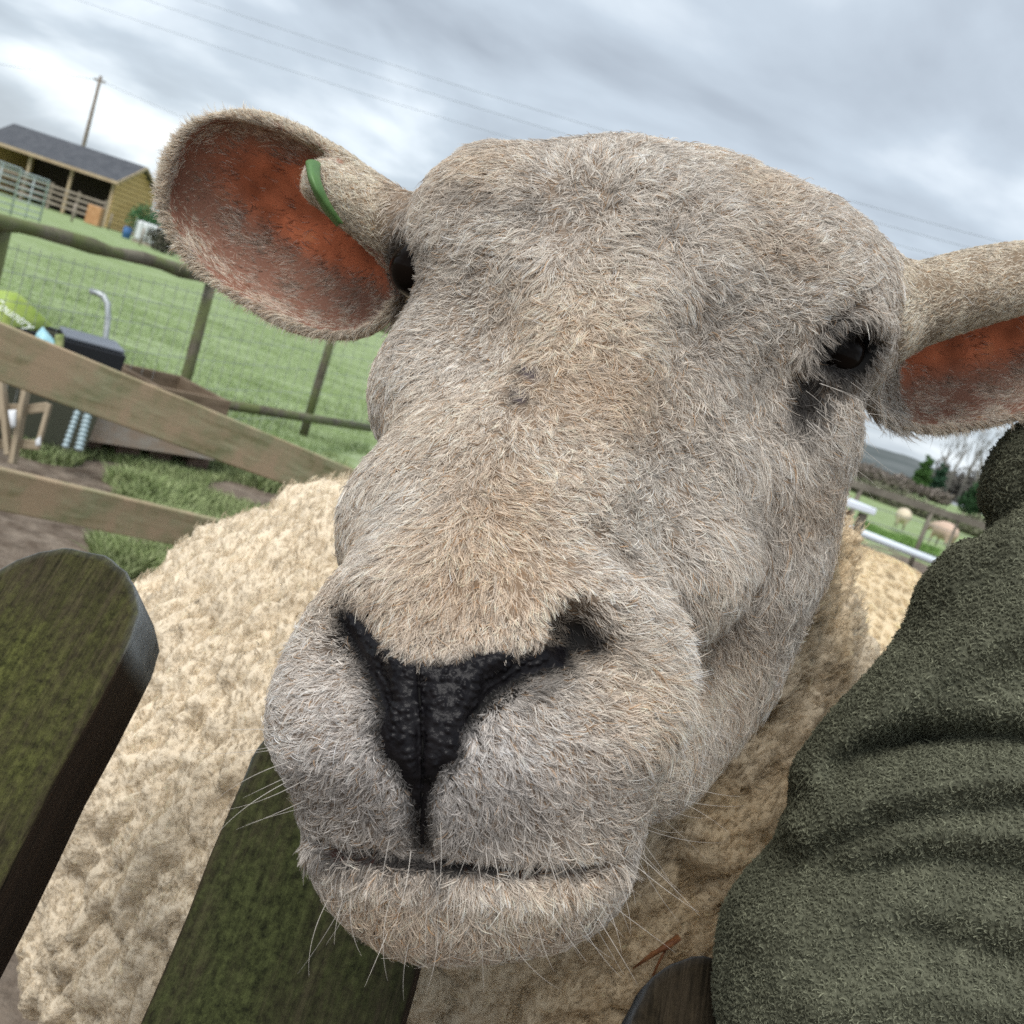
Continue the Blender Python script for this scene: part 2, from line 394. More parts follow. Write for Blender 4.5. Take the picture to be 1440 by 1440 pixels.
def head_info(P):
    px, py, z = proj(P)
    front = np.clip((.36 - z) / .05, 0, 1)                         # the muzzle end
    fL, qL = earL.raw(P); fR, qR = earR.raw(P)
    eL = (np.abs(fL) < .0045) & (qL[:, 2] < .012) & (px < 560); eR = (np.abs(fR) < .006) & (qR[:, 2] < .012) & (px > 1265)
    inL = eL & (fL < 0); inR = eR & (fR < 0)
    ear = eL | eR | (((px < 548) | (px > 1262)) & (z > .36)); inner = inL | inR
    uL = qL / earL.r; uR = qR / earR.r
    # bare red skin, backlit glow put into its colour: band along the upper cup
    redL = inL * np.clip(1.25 - np.hypot((uL[:, 0] + .10) / .88, (uL[:, 1] * earL_sgn - .20) / .50) , 0, .5) * 2
    redR = inR * np.clip(1.3 - np.hypot((uR[:, 0] - .0) / .95, (uR[:, 1] * earR_sgn + .02) / .55), 0, .5) * 2
    return px, py, z, ear, inner, redL + redR, eL, eR
earL_sgn = 1.0 if (earL.M[1] @ UP) > 0 else -1.0
earR_sgn = 1.0 if (earR.M[1] @ UP) > 0 else -1.0
def pigments(P, seed=0):
    px, py, z, ear, inner, red, eL, eR = head_info(P); fr = np.clip((.40 - z) / .04, 0, 1)
    n1_ = fbm(P * 55, 3, 60 + seed)[:, None]; n2_ = fbm(P * 22, 2, 70)[:, None]
    c = np.tile(np.array([.74, .672, .592]), (len(P), 1)) * (1 + .30 * n1_)
    c = lerp(c, c * np.array([1.0, .90, .78]), np.clip(.15 + 1.1 * n2_[:, 0], 0, 1))                      # tan staining
    for (x, y, rx, ry, a) in [(700, 690, 60, 45, 0), (590, 890, 90, 80, 0), (690, 830, 120, 80, 10), (1150, 700, 45, 60, 60), (1090, 350, 80, 30, 20), (480, 830, 40, 50, 0), (640, 1290, 200, 70, 0), (880, 560, 90, 60, 0)]:
        c = lerp(c, c * np.array([.86, .70, .52]), .28 * fr * blob(px, py, x, y, rx, ry, a))
    grey = fr * np.maximum(blob(px, py, 590, 1080, 230, 120, 0), .8 * blob(px, py, 480, 1060, 120, 130))
    c = lerp(c, np.tile(np.array([.70, .66, .635]), (len(P), 1)) * (1 + .4 * n1_), .75 * grey)
    # black pigment, plus painted shade at the nostrils and face hollows
    d = polydist(px, py, NOSE)
    blk = fr * (np.clip(1 - (d - 6) / np.where(py > 1030, 20, 34), 0, 1) ** 1.4 * np.where(py > 1030, .85, .95) * (py > 925) + np.clip(1 - (d - 5) / 22, 0, 1) * (py <= 925))
    blk = np.maximum(blk, fr * .7 * blob(px, py, 593, 1150, 8, 60)); blk = np.maximum(blk, fr * .95 * blob(px, py, 610, 1209, 230, 12, 3))
    blk = np.maximum(blk, fr * .35 * np.clip(blob(px, py, 560, 1130, 210, 60, 0) * (1 + 2 * n1_[:, 0]), 0, 1))
    blk = np.maximum(blk, .97 * blob(px, py, 1188, 490, 46, 54, 28, .7) * (z < .43))
    blk = np.maximum(blk, .93 * blob(px, py, 1134, 548, 27, 54, 20, .9)); blk = np.maximum(blk, .8 * blob(px, py, 566, 372, 20, 55, -5, .8) * (z < .43))
    blk = np.maximum(blk, .85 * np.maximum(blob(px, py, 748, 522, 24, 9, 8, .9), blob(px, py, 729, 556, 16, 13, 40, .9)))
    blk = np.maximum(blk, .97 * fr * blob(px, py, 815, 898, 42, 34, 20, .9)); blk = np.maximum(blk, .6 * fr * blob(px, py, 770, 950, 70, 22, -25, .9)); blk = np.maximum(blk, .6 * fr * blob(px, py, 494, 850, 12, 34, -10, .9))  # dark nostril pit, painted shade below it, painted fold shadow at the left slit
    for (x, y, rx, ry, a, s_) in [(700, 285, 90, 20, 15, .35), (1010, 440, 26, 60, -30, .2), (1010, 520, 22, 60, -30, .2), (1120, 600, 40, 20, 30, .3), (1090, 780, 60, 120, 10, .12), (560, 370, 40, 60, 0, .3), (600, 350, 40, 20, 0, .3)]:  # faint dark patches; the pair beside the nose bridge paints the hollow's shade
        blk = np.maximum(blk, s_ * blob(px, py, x, y, rx, ry, a))
    c = lerp(c, np.tile(np.array([.012, .011, .012]), (len(P), 1)), np.clip(blk, 0, 1))
    skin = np.tile(np.array([.42, .30, .22]), (len(P), 1))
    c = np.where((ear & inner)[:, None], lerp(np.tile(np.array([.50, .37, .29]), (len(P), 1)) * (1 + .4 * n1_), skin * np.array([.6, .35, .3]), np.clip(red, 0, 1)), c)
    rim_ = np.clip((np.where(px < 700, np.hypot(*(((P - earL.c) @ earL.M.T) / earL.r)[:, :2].T), np.hypot(*(((P - earR.c) @ earR.M.T) / earR.r)[:, :2].T)) - .80) / .18, 0, 1)
    c = np.where((ear & inner)[:, None], lerp(c, np.tile(np.array([.70, .60, .48]), (len(P), 1)), rim_), c)
    c = np.where((ear & ~inner)[:, None], np.array([.74, .65, .52]) * (1 + .25 * n1_), c)
    return np.clip(c, .004, .85), (px, py, z, ear, inner, red, d, blk, eL, eR)

# skin colours under the coat
pc, inf = pigments(HP)
px, py, z, ear, inner, red, dN, blk, eL, eR = inf
skinc = pc * np.array([.40, .345, .30])  # skin darkened to paint the shadow seen between hairs
rn = fbm(HP * 90, 3, 5)[:, None]
redc = np.array([.66, .21, .105]) * (1 + .8 * rn)
skinc = lerp(skinc, np.full_like(skinc, .012), np.clip(1 - (dN - 26) / 36, 0, 1) * (z < .34) * .95)
skinc = lerp(skinc, np.tile(np.array([.045, .02, .017]), (len(HP), 1)), blob(px, py, 620, 1218, 250, 22, 4, .7) * (z < .34) * .9)
skinc = lerp(skinc, np.full_like(skinc, .012), blob(px, py, 1200, 488, 50, 54, 0, .6) * .96)
wz = np.maximum(np.maximum(blob(px, py, 745, 523, 15, 10, 10, .5), blob(px, py, 757, 530, 12, 9, 0, .5)), blob(px, py, 730, 556, 13, 11, 30, .5)) * (z < .36)
skinc = lerp(skinc, np.tile(np.array([.12, .098, .10]), (len(HP), 1)), wz)
skinc = np.where(inner[:, None], lerp(np.array([.33, .17, .12]) * np.ones_like(HP), np.clip(redc, .02, .8), np.clip(red, 0, 1)), skinc)
msk = mat('sheep_skin', attr='pigment', rough=.6, bump=.0006, bscale=260, spec=.06)
t_ = msk.node_tree; b_ = t_.nodes['Principled BSDF']; an_ = [n for n in t_.nodes if n.type == 'ATTRIBUTE'][0]
tr_ = t_.nodes.new('ShaderNodeBsdfTranslucent'); t_.links.new(an_.outputs['Color'], tr_.inputs[0])
mx_ = t_.nodes.new('ShaderNodeMixShader'); mx_.inputs[0].default_value = .34
t_.links.new(b_.outputs[0], mx_.inputs[1]); t_.links.new(tr_.outputs[0], mx_.inputs[2]); t_.links.new(mx_.outputs[0], t_.nodes['Material Output'].inputs[0])
mwool = mat('wool_skin', attr='pigment', rough=.9, bump=.003, bscale=190, spec=.05)

wd_ = wool_disp(BP); BPd = BP + BN * wd_[:, None]; BNd = vnormals(BPd, BF)
def wool_col(P, disp=None):
    a = fbm(P * 12, 3, 90)[:, None]; b2 = fbm(P * 60, 2, 95)[:, None]
    c = np.array([.69, .59, .445]) * (1 + .14 * a + .10 * b2)
    px, py, z = proj(P)
    dirt = np.clip(.5 + 1.9 * a[:, 0], 0, 1) * np.clip((px - 700) / 250, 0, 1) + .55 * np.clip((px - 560) / 200, 0, 1) * np.clip((py - 1150) / 150, 0, 1)
    c = lerp(c, c * np.array([.92, .86, .76]), np.clip(dirt, 0, 1))
    return c
wc = wool_col(BP)
nH = len(HP)
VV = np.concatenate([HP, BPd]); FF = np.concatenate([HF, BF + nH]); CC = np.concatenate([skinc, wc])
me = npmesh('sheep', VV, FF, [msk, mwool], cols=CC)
me.polygons.foreach_set('material_index', np.concatenate([np.zeros(len(HF), np.int32), np.ones(len(BF), np.int32)]))
sheep = tag(link('sheep', me), 'pale cream sheep pushing its furry face into the camera over the picket gate', 'sheep')

# ---- eyes
def uvsphere(name, c, r, m, parent, seg=40, fwd=None):
    th = np.linspace(0, math.pi, seg // 2 + 1); ph = np.linspace(0, 2 * math.pi, seg, endpoint=False)
    V = np.array([(math.sin(a) * math.cos(b), math.sin(a) * math.sin(b), math.cos(a)) for a in th for b in ph]) * r + c
    F = [(i * seg + j, (i + 1) * seg + j, (i + 1) * seg + (j + 1) % seg, i * seg + (j + 1) % seg) for i in range(seg // 2) for j in range(seg)]
    return link(name, npmesh(name, V, F, m), parent)
meye = mat('eyeball', (.006, .004, .003), rough=.12, spec=.05)
uvsphere('eye', EYE_R, .0112, meye, sheep); uvsphere('eye', EYE_L, .0105, meye, sheep)

# ---- bare nose leather with pebbled skin
gx, gy = np.meshgrid(np.arange(476, 862, 2.0), np.arange(850, 1208, 2.0)); gs = gx.shape
pd_ = polydist(gx.ravel(), gy.ravel(), NOSE); keep = (pd_ < 12) & (np.hypot((gx.ravel() - 818) / 24, (gy.ravel() - 897) / 20) > 1)
idm = np.full(gx.size, -1); idm[keep] = np.arange(keep.sum())
qx, qy = gx.ravel()[keep], gy.ravel()[keep]
NP_, nt_ = march(head_sdf, qx, qy, d0=.242, it=26)
pdk = pd_[keep]
idg = idm.reshape(gs); quad = np.stack([idg[:-1, :-1], idg[1:, :-1], idg[1:, 1:], idg[:-1, 1:]], -1).reshape(-1, 4); quad = quad[(quad >= 0).all(1)]
w_ = worley(NP_ * 560, 3); cell = np.exp(-(w_ / .36) ** 2)
h_ = np.clip(-(pdk - 6) / 12, -1, 1) * .0009 + .00085 * cell * np.clip(-pdk / 6, 0, 1)
seam = np.abs(qx - (592 + 4 * np.sin(qy / 40))); h_ -= .0012 * np.clip(1 - seam / 3.5, 0, 1)
nn = vnormals(NP_, quad); sgn = -np.sign((nn @ FW).mean()); nn *= sgn
NPd = NP_ + nn * h_[:, None]
mn = mat('nose_leather', (.0045, .004, .005), rough=.30, spec=.12, scale=220, color2=(.010, .009, .010), bump=.0003, bscale=900)
link('nose', npmesh('nose', NPd, quad if sgn > 0 else quad[:, ::-1], mn), sheep)

# ---- lie of the coat, as seen from the front of the face: x, y, right, down
FLOW = np.array([(862, 225, .3, -1), (900, 280, 1, -.3), (820, 290, -1, .1), (800, 210, -.8, -.5), (700, 240, -1, .1), (620, 300, -1, .25), (620, 400, -.9, .35), (700, 330, -1, .2), (960, 230, .9, -.3), (1050, 300, 1, -.05), (1150, 350, 1, -.25), (1220, 400, .7, .5), (1240, 520, .5, 1),
    (1000, 400, 1, .25), (1080, 450, 1, .1), (860, 345, .9, .5), (830, 420, .5, .9), (900, 440, .9, .5), (760, 440, -.7, .8), (700, 480, -.8, .7), (620, 520, -.8, .75), (560, 560, -.7, .8), (540, 650, -.5, .9), (600, 680, -.5, .9),
    (680, 580, -.4, .9), (760, 600, .3, .9), (850, 560, 1, .1), (930, 560, 1, .4), (1000, 560, .6, .9), (1080, 600, .5, .95), (1100, 560, .2, 1), (1180, 560, .55, .85), (1180, 620, .5, .9), (870, 650, 1, .15), (960, 700, .85, .6), (1060, 760, .4, 1), (1120, 820, .3, 1),
    (760, 700, .9, .3), (820, 740, 1, .2), (680, 760, .3, 1), (600, 800, -.35, 1), (640, 880, -.3, 1), (700, 860, -.2, 1), (760, 830, .2, 1), (560, 870, -.3, 1), (530, 760, -.5, .9), (480, 820, -.5, .9), (830, 830, .8, .6), (900, 820, .9, .5), (960, 900, .5, 1),
    (900, 920, 1, .1), (880, 1000, 1, .15), (800, 1010, 1, .2), (900, 1090, .9, .5), (760, 1080, .7, .7), (680, 1080, .35, 1), (640, 1130, .15, 1), (720, 1170, .3, 1), (820, 1170, .6, .9), (450, 920, -1, .1), (470, 1000, -1, .1), (430, 1060, -1, .3), (500, 1080, -.8, .5),
    (540, 1130, -.4, .9), (470, 1150, -.6, .8), (400, 1000, -1, .3), (560, 1240, -.2, 1), (650, 1270, 0, 1), (760, 1270, .25, 1), (860, 1230, .4, 1), (480, 1230, -.35, 1), (1040, 950, .1, 1), (1000, 1050, .2, 1), (1140, 480, -.3, .9), (1210, 440, .8, .5), (1130, 420, .9, -.2)], float)
def flow(P, px, py, N, eL, eR, ear):
    w = 1 / ((px[:, None] - FLOW[:, 0]) ** 2 + (py[:, None] - FLOW[:, 1]) ** 2 + 900) ** 1.6
    w /= w.sum(1, keepdims=True); fx = w @ FLOW[:, 2]; fy = w @ FLOW[:, 3]
    T = fx[:, None] * RT - fy[:, None] * UP + .25 * FW
    L_ = px < 700
    out = nrm(P - np.where(L_[:, None], earL.c, earR.c))
    te = np.where(L_[:, None], earL.M[0], earR.M[0]) * .9 + .55 * out - .25 * UP
    T = np.where(ear[:, None], te, T)
    T = T - N * (T * N).sum(1, keepdims=True)
    return nrm(T)
def length_map(px, py, z, ear, inner, red, d):
    L = np.full(len(px), .0050)
    for (x, y, rx, ry, v) in [(700, 300, 160, 130, .0072), (1030, 330, 200, 150, .0076), (850, 250, 120, 80, .0068), (1080, 700, 130, 200, .0095), (1000, 950, 130, 160, .0105), (1200, 560, 50, 90, .0100), (650, 1270, 260, 110, .0068), (600, 700, 80, 200, .0066), (860, 430, 120, 90, .0068)]:
        L = L + (v - L) * np.clip(blob(px, py, x, y, rx, ry, 0, 1.2), 0, 1)
    L = np.where(z > .40, .0105, L)
    L *= .55 + .45 * np.clip(d / 40, 0, 1)
    L = np.where(ear, np.where(inner, .0046, .0040), L)
    L *= 1 - .45 * blob(px, py, 1190, 496, 40, 44, 0, .6)
    return L
HMAT = hairmat('coat_hair', rough=.5, spec=.25, trans=.22)
def coat(name, n, seed, lens=1.0, rad=.000088, lift0=.17, messy=1.0, under=False):
    global rng
    from mathutils.kdtree import KDTree
    px, py, z, ear, inner, red, d, blk, eL, eR = inf
    vis = (HN @ -FW) > -.45
    w = np.where(vis, 1.0, .25); w = np.where(inner, 1 - .93 * np.clip(red, 0, 1), w) * (d > -1) * (np.hypot((px - 817) / 17, (py - 897) / 13) > 1)
    w *= 1 + .5 * blob(px, py, 620, 1200, 220, 12, 4, .5) * (z < .34)
    w *= 1 - .85 * wz
    dE = np.minimum(np.linalg.norm(HP - EYE_R, axis=1) - .0122, np.linalg.norm(HP - EYE_L, axis=1) - .0115); w *= dE > 0
    w *= np.clip((.47 - z) / .02, 0, 1) ; w *= 1 + .9 * ((z < .36) & ~ear); w *= np.where(ear, 3.6, 1); w *= 1 + 1.6 * np.clip(1 - d / 45, 0, 1) * (d > -1) * (z < .34); w *= 1 + 2.5 * blob(px, py, 850, 916, 26, 20) + 2.0 * blob(px, py, 630, 1238, 240, 18, 4)
    if under: w = w * np.where(inner, .12, 1) * (1 + 3.5 * np.clip(1 - d / 60, 0, 1) * (d > -1) * (z < .34) + 3 * blob(px, py, 620, 1216, 250, 22, 4))
    T3, Bc = scatter(HP, HF, n, w)
    P = bary(HP, T3, Bc); N = nrm(bary(HN, T3, Bc))
    # guides
    m = n // 5; gi = rng.choice(n, m, replace=False); kd = KDTree(m)
    for j, g in enumerate(gi): kd.insert(P[g], j)
    kd.balance(); near = np.array([kd.find(p)[1] for p in P]); gsel = gi[near]
    c, (px, py, z, ear, inner, red, d, blk, eL, eR) = pigments(P, seed)
    T = flow(P, px, py, N, eL, eR, ear)
    L = length_map(px, py, z, ear, inner, red, d) * lens
    mess = .17 + .42 * blob(px, py, 860, 270, 70, 70, 0, 1.0) + .55 * blob(px, py, 850, 420, 130, 130, 0, 1.0) + .25 * blob(px, py, 760, 620, 160, 120, 0, 1.0)
    ang = messy * mess * (1.6 * fbm(P * 110, 2, 31 + seed) + .9 * rng.standard_normal(m)[near] + .5 * fbm(P * 330, 1, 99)) + .07 * rng.standard_normal(n)
    Bt = np.cross(N, T); Td = T * np.cos(ang)[:, None] + Bt * np.sin(ang)[:, None]; Bd = np.cross(N, Td)
    lf = lift0 * (1 + .5 * rng.standard_normal(n) * .6 + .5 * fbm(P * 160, 1, 9)); lf = np.clip(lf, .08, .9) * np.where(ear & ~inner, .8, 1) * np.where(ear & inner, .8, 1)
    L = 1.1 * L * np.clip(1 + .22 * rng.standard_normal(n), .4, 1.7); cur = rng.standard_normal(n) * .22 + (rng.standard_normal(m) * .20)[near]
    k = 5; s = np.linspace(0, 1, k)[None, :, None]
    pts = P[:, None] + L[:, None, None] * (Td[:, None] * (s * .93) + N[:, None] * (lf[:, None, None] * s * (1.55 - 1.05 * s)) + Bd[:, None] * (cur[:, None, None] * s * s))
    pts -= N[:, None] * .0004
    G_ = pts[gsel]; cl = (0 if under else 1) * (.66 * s ** .8) * np.where(ear, .5, 1.0)[:, None, None]
    pts = pts * (1 - cl) + G_ * cl
    r = rad * (1 - .72 * s[..., 0] ** 1.3) * np.clip(1 + .25 * rng.standard_normal((n, 1)), .5, 1.8)
    v = np.clip(1 + .20 * rng.standard_normal((n, 1)) + .16 * rng.standard_normal((m, 1))[near], .45, 1.6)
    if under: c = c * .90
    white = (rng.random(n) < (.05 if under else .30))[:, None] & (blk < .55)[:, None]
    c = np.where(white, c * .5 + np.array([.41, .375, .335]), c) * v
    brown = (rng.random(n) < .07)[:, None]; c = np.where(brown, c * np.array([.62, .45, .30]), c)
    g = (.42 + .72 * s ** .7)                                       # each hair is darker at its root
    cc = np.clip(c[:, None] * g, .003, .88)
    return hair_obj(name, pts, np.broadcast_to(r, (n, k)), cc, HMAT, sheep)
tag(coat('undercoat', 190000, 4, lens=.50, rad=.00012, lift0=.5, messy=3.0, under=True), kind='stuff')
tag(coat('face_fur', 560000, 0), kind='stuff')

# ---- whiskers and stray long hairs
def whiskers():
    spots = []
    for _ in range(34): spots.append((rng.uniform(470, 900), rng.uniform(1150, 1215), 0))
    for _ in range(34): spots.append((rng.uniform(460, 900), rng.uniform(1235, 1320), 0))
    for _ in range(12): spots.append((rng.uniform(375, 450), rng.uniform(960, 1160), 1))
    for _ in range(12): spots.append((rng.uniform(900, 955), rng.uniform(960, 1180), 2))
    for _ in range(26): spots.append((rng.uniform(1130, 1215), rng.uniform(520, 640), 3))
    spots = np.array(spots); P, t = march(head_base, spots[:, 0], spots[:, 1], d0=.22, it=60)
    e = 1e-3; N = nrm(np.stack([head_base(P + e * np.eye(3)[k]) - head_base(P - e * np.eye(3)[k]) for k in range(3)], 1))
    n = len(P); dirs = np.array([(0, 1), (-1, .25), (1, .35), (.75, .8)])[spots[:, 2].astype(int)] + .25 * rng.standard_normal((n, 2))
    dirs[:, 0] += np.where(spots[:, 2] == 0, (spots[:, 0] - 620) / 420, 0)
    T = nrm(dirs[:, :1] * RT - dirs[:, 1:] * UP + .1 * FW); L = rng.uniform(.010, .021, n) * np.where(spots[:, 2] == 3, 1.15, 1)
    k = 8; s = np.linspace(0, 1, k)[None, :, None]; sag = rng.uniform(-.25, .3, n)[:, None, None]
    side = np.cross(T, FW)
    pts = P[:, None] + L[:, None, None] * (T[:, None] * s + N[:, None] * .55 * s * (1 - .4 * s) + side[:, None] * sag * s * s)
    r = .000085 * (1 - .8 * s[..., 0]) * np.ones((n, 1)); c = np.full((n, k, 3), .62) * rng.uniform(.5, 1.15, (n, 1, 1)) * np.array([1, .93, .84])
    return hair_obj('whiskers', pts, r, c, HMAT, sheep)
tag(whiskers(), kind='stuff')

# ---- fleece: crimped locks on the displaced body
WMAT = hairmat('wool_hair', rough=.75, spec=.08, trans=.22)
def curls(name, P, N, n, c, L, rad, amp, turns, m, parent, material, clump=.75, k=8, lean=None, lf=.9):
    from mathutils.kdtree import KDTree
    gi = rng.choice(n, m, replace=False); kd = KDTree(m)
    for j, g in enumerate(gi): kd.insert(P[g], j)
    kd.balance(); near = np.array([kd.find(p)[1] for p in P]); gsel = gi[near]
    ref = nrm(rng.standard_normal((m, 3)))[near]; T = nrm(ref - N * (ref * N).sum(1, keepdims=True)); Bn = np.cross(N, T)
    tilt = rng.uniform(.2, .8, m)[near][:, None, None]; ph = (rng.random(m) * 6.28)[near][:, None, None] + .5 * rng.standard_normal((n, 1, 1))
    s = np.linspace(0, 1, k)[None, :, None]; Ls = (L * np.clip(1 + .25 * rng.standard_normal(n), .4, 1.6))[:, None, None]
    a = ph + s * turns * 6.283
    pts = P[:, None] + Ls * (N[:, None] * lf * s + T[:, None] * tilt * s * s) + amp * s ** .5 * (T[:, None] * np.cos(a) + Bn[:, None] * np.sin(a))
    if lean is not None: pts = pts + Ls * s * s * lean
    cl = clump * s ** .9; pts = pts * (1 - cl) + pts[gsel] * cl
    r = rad * (1 - .5 * s[..., 0]) * np.ones((n, 1)); v = np.clip(1 + .16 * rng.standard_normal((n, 1, 1)) + .12 * rng.standard_normal((m, 1, 1))[near], .4, 1.5)
    cc = np.clip(c[:, None] * v * (.74 + .34 * s), .003, .85)
    return hair_obj(name, pts, r, cc, material, parent)
bpx, bpy_, bz = proj(BPd)
vis = ((BNd * nrm(CAM - BPd)).sum(1) > -.30) & (bpx > -120) & (bpx < 1500) & (bpy_ > 560) & (bpy_ < 1560) & (bz > .3) & (bz < 1.25)
nW = 230000
T3, Bc = scatter(BPd, BF, nW, vis / np.maximum(bz, .3) ** 1.5)
P = bary(BPd, T3, Bc); N = nrm(bary(BNd, T3, Bc))
tag(curls('fleece', P, N, nW, wool_col(P), np.full(nW, .0036), .00011, .0007, 1.0, 46000, sheep, WMAT, lean=1.0 * WDIR), kind='stuff')

# ---- green ear tag wrapped over the upper rim of the ear
tgm = mat('ear_tag_plastic', (.070, .155, .045), rough=.5, scale=60, color2=(.10, .20, .06), bump=.0003, bscale=200)
A_ = [W(428, 224, .378), W(432, 250, .366), W(440, 272, .366), W(455, 298, .372), W(474, 320, .380)]
B_ = [W(450, 226, .380), W(450, 250, .368), W(457, 270, .368), W(469, 293, .372), W(484, 315, .380)]
A_ = [W(436, 230, .400)] + A_; B_ = [W(460, 236, .404)] + B_
def dens(Q, n=14):
    Q = np.array(Q); tt = np.linspace(0, len(Q) - 1, n); return [np.array([np.interp(t, range(len(Q)), Q[:, k]) for k in range(3)]) for t in tt]
A_, B_ = dens(A_), dens(B_)
V = []; F = []
for a, b in zip(A_, B_):
    for t in np.linspace(0, 1, 7):
        V.append(a + (b - a) * t - FW * .0030 * math.sin(math.pi * t))
k7 = 7; m_ = len(A_)
F = [(i * k7 + j, i * k7 + j + 1, (i + 1) * k7 + j + 1, (i + 1) * k7 + j) for i in range(m_ - 1) for j in range(k7 - 1)]
nV = len(V); V = V + [v + FW * .0016 for v in V]; F = F + [tuple(x + nV for x in f[::-1]) for f in F]
edge = [i for i in range(k7)] + [i * k7 + k7 - 1 for i in range(1, m_)] + [(m_ - 1) * k7 + j for j in range(k7 - 2, -1, -1)] + [i * k7 for i in range(m_ - 2, 0, -1)]
F += [(edge[i], edge[i] + nV, edge[(i + 1) % len(edge)] + nV, edge[(i + 1) % len(edge)]) for i in range(len(edge))]
eo = link('ear_tag', npmesh('ear_tag', V, F, tgm), sheep); eo['label'] = 'green plastic ear tag folded over the ear'
sb = eo.modifiers.new('smooth', 'SUBSURF'); sb.levels = 2; sb.render_levels = 2

# ================================================================== PICKET GATE
class MB:
    def __init__(s): s.v = []; s.f = []
    def add(s, V, F):
        n = len(s.v); s.v += [tuple(float(c) for c in v) for v in V]; s.f += [tuple(n + i for i in f) for f in F]; return s
    def box(s, o, a, b, c):           # corner + three edge vectors
        o, a, b, c = map(np.asarray, (o, a, b, c)); V = [o + i * a + j * b + k * c for i in (0, 1) for j in (0, 1) for k in (0, 1)]
        F = [(0, 1, 3, 2), (4, 6, 7, 5), (0, 4, 5, 1), (2, 3, 7, 6), (0, 2, 6, 4), (1, 5, 7, 3)]
        if np.dot(np.cross(a, b), c) < 0: F = [f[::-1] for f in F]
        return s.add(V, F)
    def beam(s, p, q, w, h, up=(0, 0, 1), twist=0):   # rectangular bar between two points
        p = np.asarray(p, float); q = np.asarray(q, float); d = nrm(q - p); x = nrm(np.cross(d, up)); y = np.cross(x, d)
        return s.box(p - x * w / 2 - y * h / 2, q - p, x * w, y * h)
    def tube(s, pts, r, n=8, cap=True):
        pts = [np.asarray(p, float) for p in pts]; rs = r if isinstance(r, (list, tuple, np.ndarray)) else [r] * len(pts); rings = []
        ref = np.array((0.3, 0.2, 1.0)); V = []
        for i, p in enumerate(pts):
            d = nrm(pts[min(i + 1, len(pts) - 1)] - pts[max(i - 1, 0)])
            if abs(d @ nrm(ref)) > .95: ref = np.array((1.0, .1, .1))
            x = nrm(np.cross(d, ref)); y = np.cross(d, x)
            V += [p + rs[i] * (x * math.cos(t) + y * math.sin(t)) for t in np.linspace(0, 2 * math.pi, n, endpoint=False)]
        F = [(i * n + j, i * n + (j + 1) % n, (i + 1) * n + (j + 1) % n, (i + 1) * n + j) for i in range(len(pts) - 1) for j in range(n)]
        if cap: F += [tuple(range(n))[::-1], tuple((len(pts) - 1) * n + j for j in range(n))]
        return s.add(V, F)
    def build(s, name, m, parent=None, smooth=False, bevel=0, seg=2):
        me = bpy.data.meshes.new(name); me.from_pydata(s.v, [], s.f); me.materials.append(m); me.update()
        if smooth: me.polygons.foreach_set('use_smooth', np.ones(len(me.polygons), bool))
        o = link(name, me, parent)
        if bevel:
            b = o.modifiers.new('bevel', 'BEVEL'); b.width = bevel; b.segments = seg; b.limit_method = 'ANGLE'
        return o
def woodmat(name, c1, c2, c3=None, scale=8, grain=(1, 14, 14), bump=.001, rough=.8, c3s=5, sharp=.08):
    """grain runs along object X"""
    m = bpy.data.materials.new(name); m.use_nodes = True; t = m.node_tree; b = t.nodes['Principled BSDF']; b.inputs['Roughness'].default_value = rough; b.inputs['Specular IOR Level'].default_value = .25
    tcn = t.nodes.new('ShaderNodeTexCoord'); mpn = t.nodes.new('ShaderNodeMapping'); mpn.inputs['Scale'].default_value = grain; t.links.new(tcn.outputs['Object'], mpn.inputs[0])
    nz = t.nodes.new('ShaderNodeTexNoise'); nz.inputs['Scale'].default_value = scale; nz.inputs['Detail'].default_value = 8; nz.inputs['Roughness'].default_value = .7; nz.inputs['Distortion'].default_value = .4; t.links.new(mpn.outputs[0], nz.inputs['Vector'])
    rp = t.nodes.new('ShaderNodeValToRGB'); rp.color_ramp.elements[0].position = .36; rp.color_ramp.elements[1].position = .66; rp.color_ramp.elements[0].color = (*c1, 1); rp.color_ramp.elements[1].color = (*c2, 1)
    t.links.new(nz.outputs['Fac'], rp.inputs[0]); src = rp.outputs[0]
    if c3:
        n3 = t.nodes.new('ShaderNodeTexNoise'); n3.inputs['Scale'].default_value = c3s; n3.inputs['Detail'].default_value = 9; n3.inputs['Roughness'].default_value = .72; t.links.new(tcn.outputs['Object'], n3.inputs['Vector'])
        r3 = t.nodes.new('ShaderNodeValToRGB'); r3.color_ramp.elements[0].position = .5 - sharp; r3.color_ramp.elements[1].position = .5 + sharp; t.links.new(n3.outputs['Fac'], r3.inputs[0])
        mx = t.nodes.new('ShaderNodeMix'); mx.data_type = 'RGBA'; t.links.new(r3.outputs[0], mx.inputs['Factor']); t.links.new(src, mx.inputs['A']); mx.inputs['B'].default_value = (*c3, 1); src = mx.outputs['Result']
    t.links.new(src, b.inputs['Base Color'])
    bu = t.nodes.new('ShaderNodeBump'); bu.inputs['Distance'].default_value = bump; t.links.new(nz.outputs['Fac'], bu.inputs['Height']); t.links.new(bu.outputs[0], b.inputs['Normal'])
    return m
AX = WV(575, -1925, 1440)             # the leaning pickets' axis, pointing to their tops
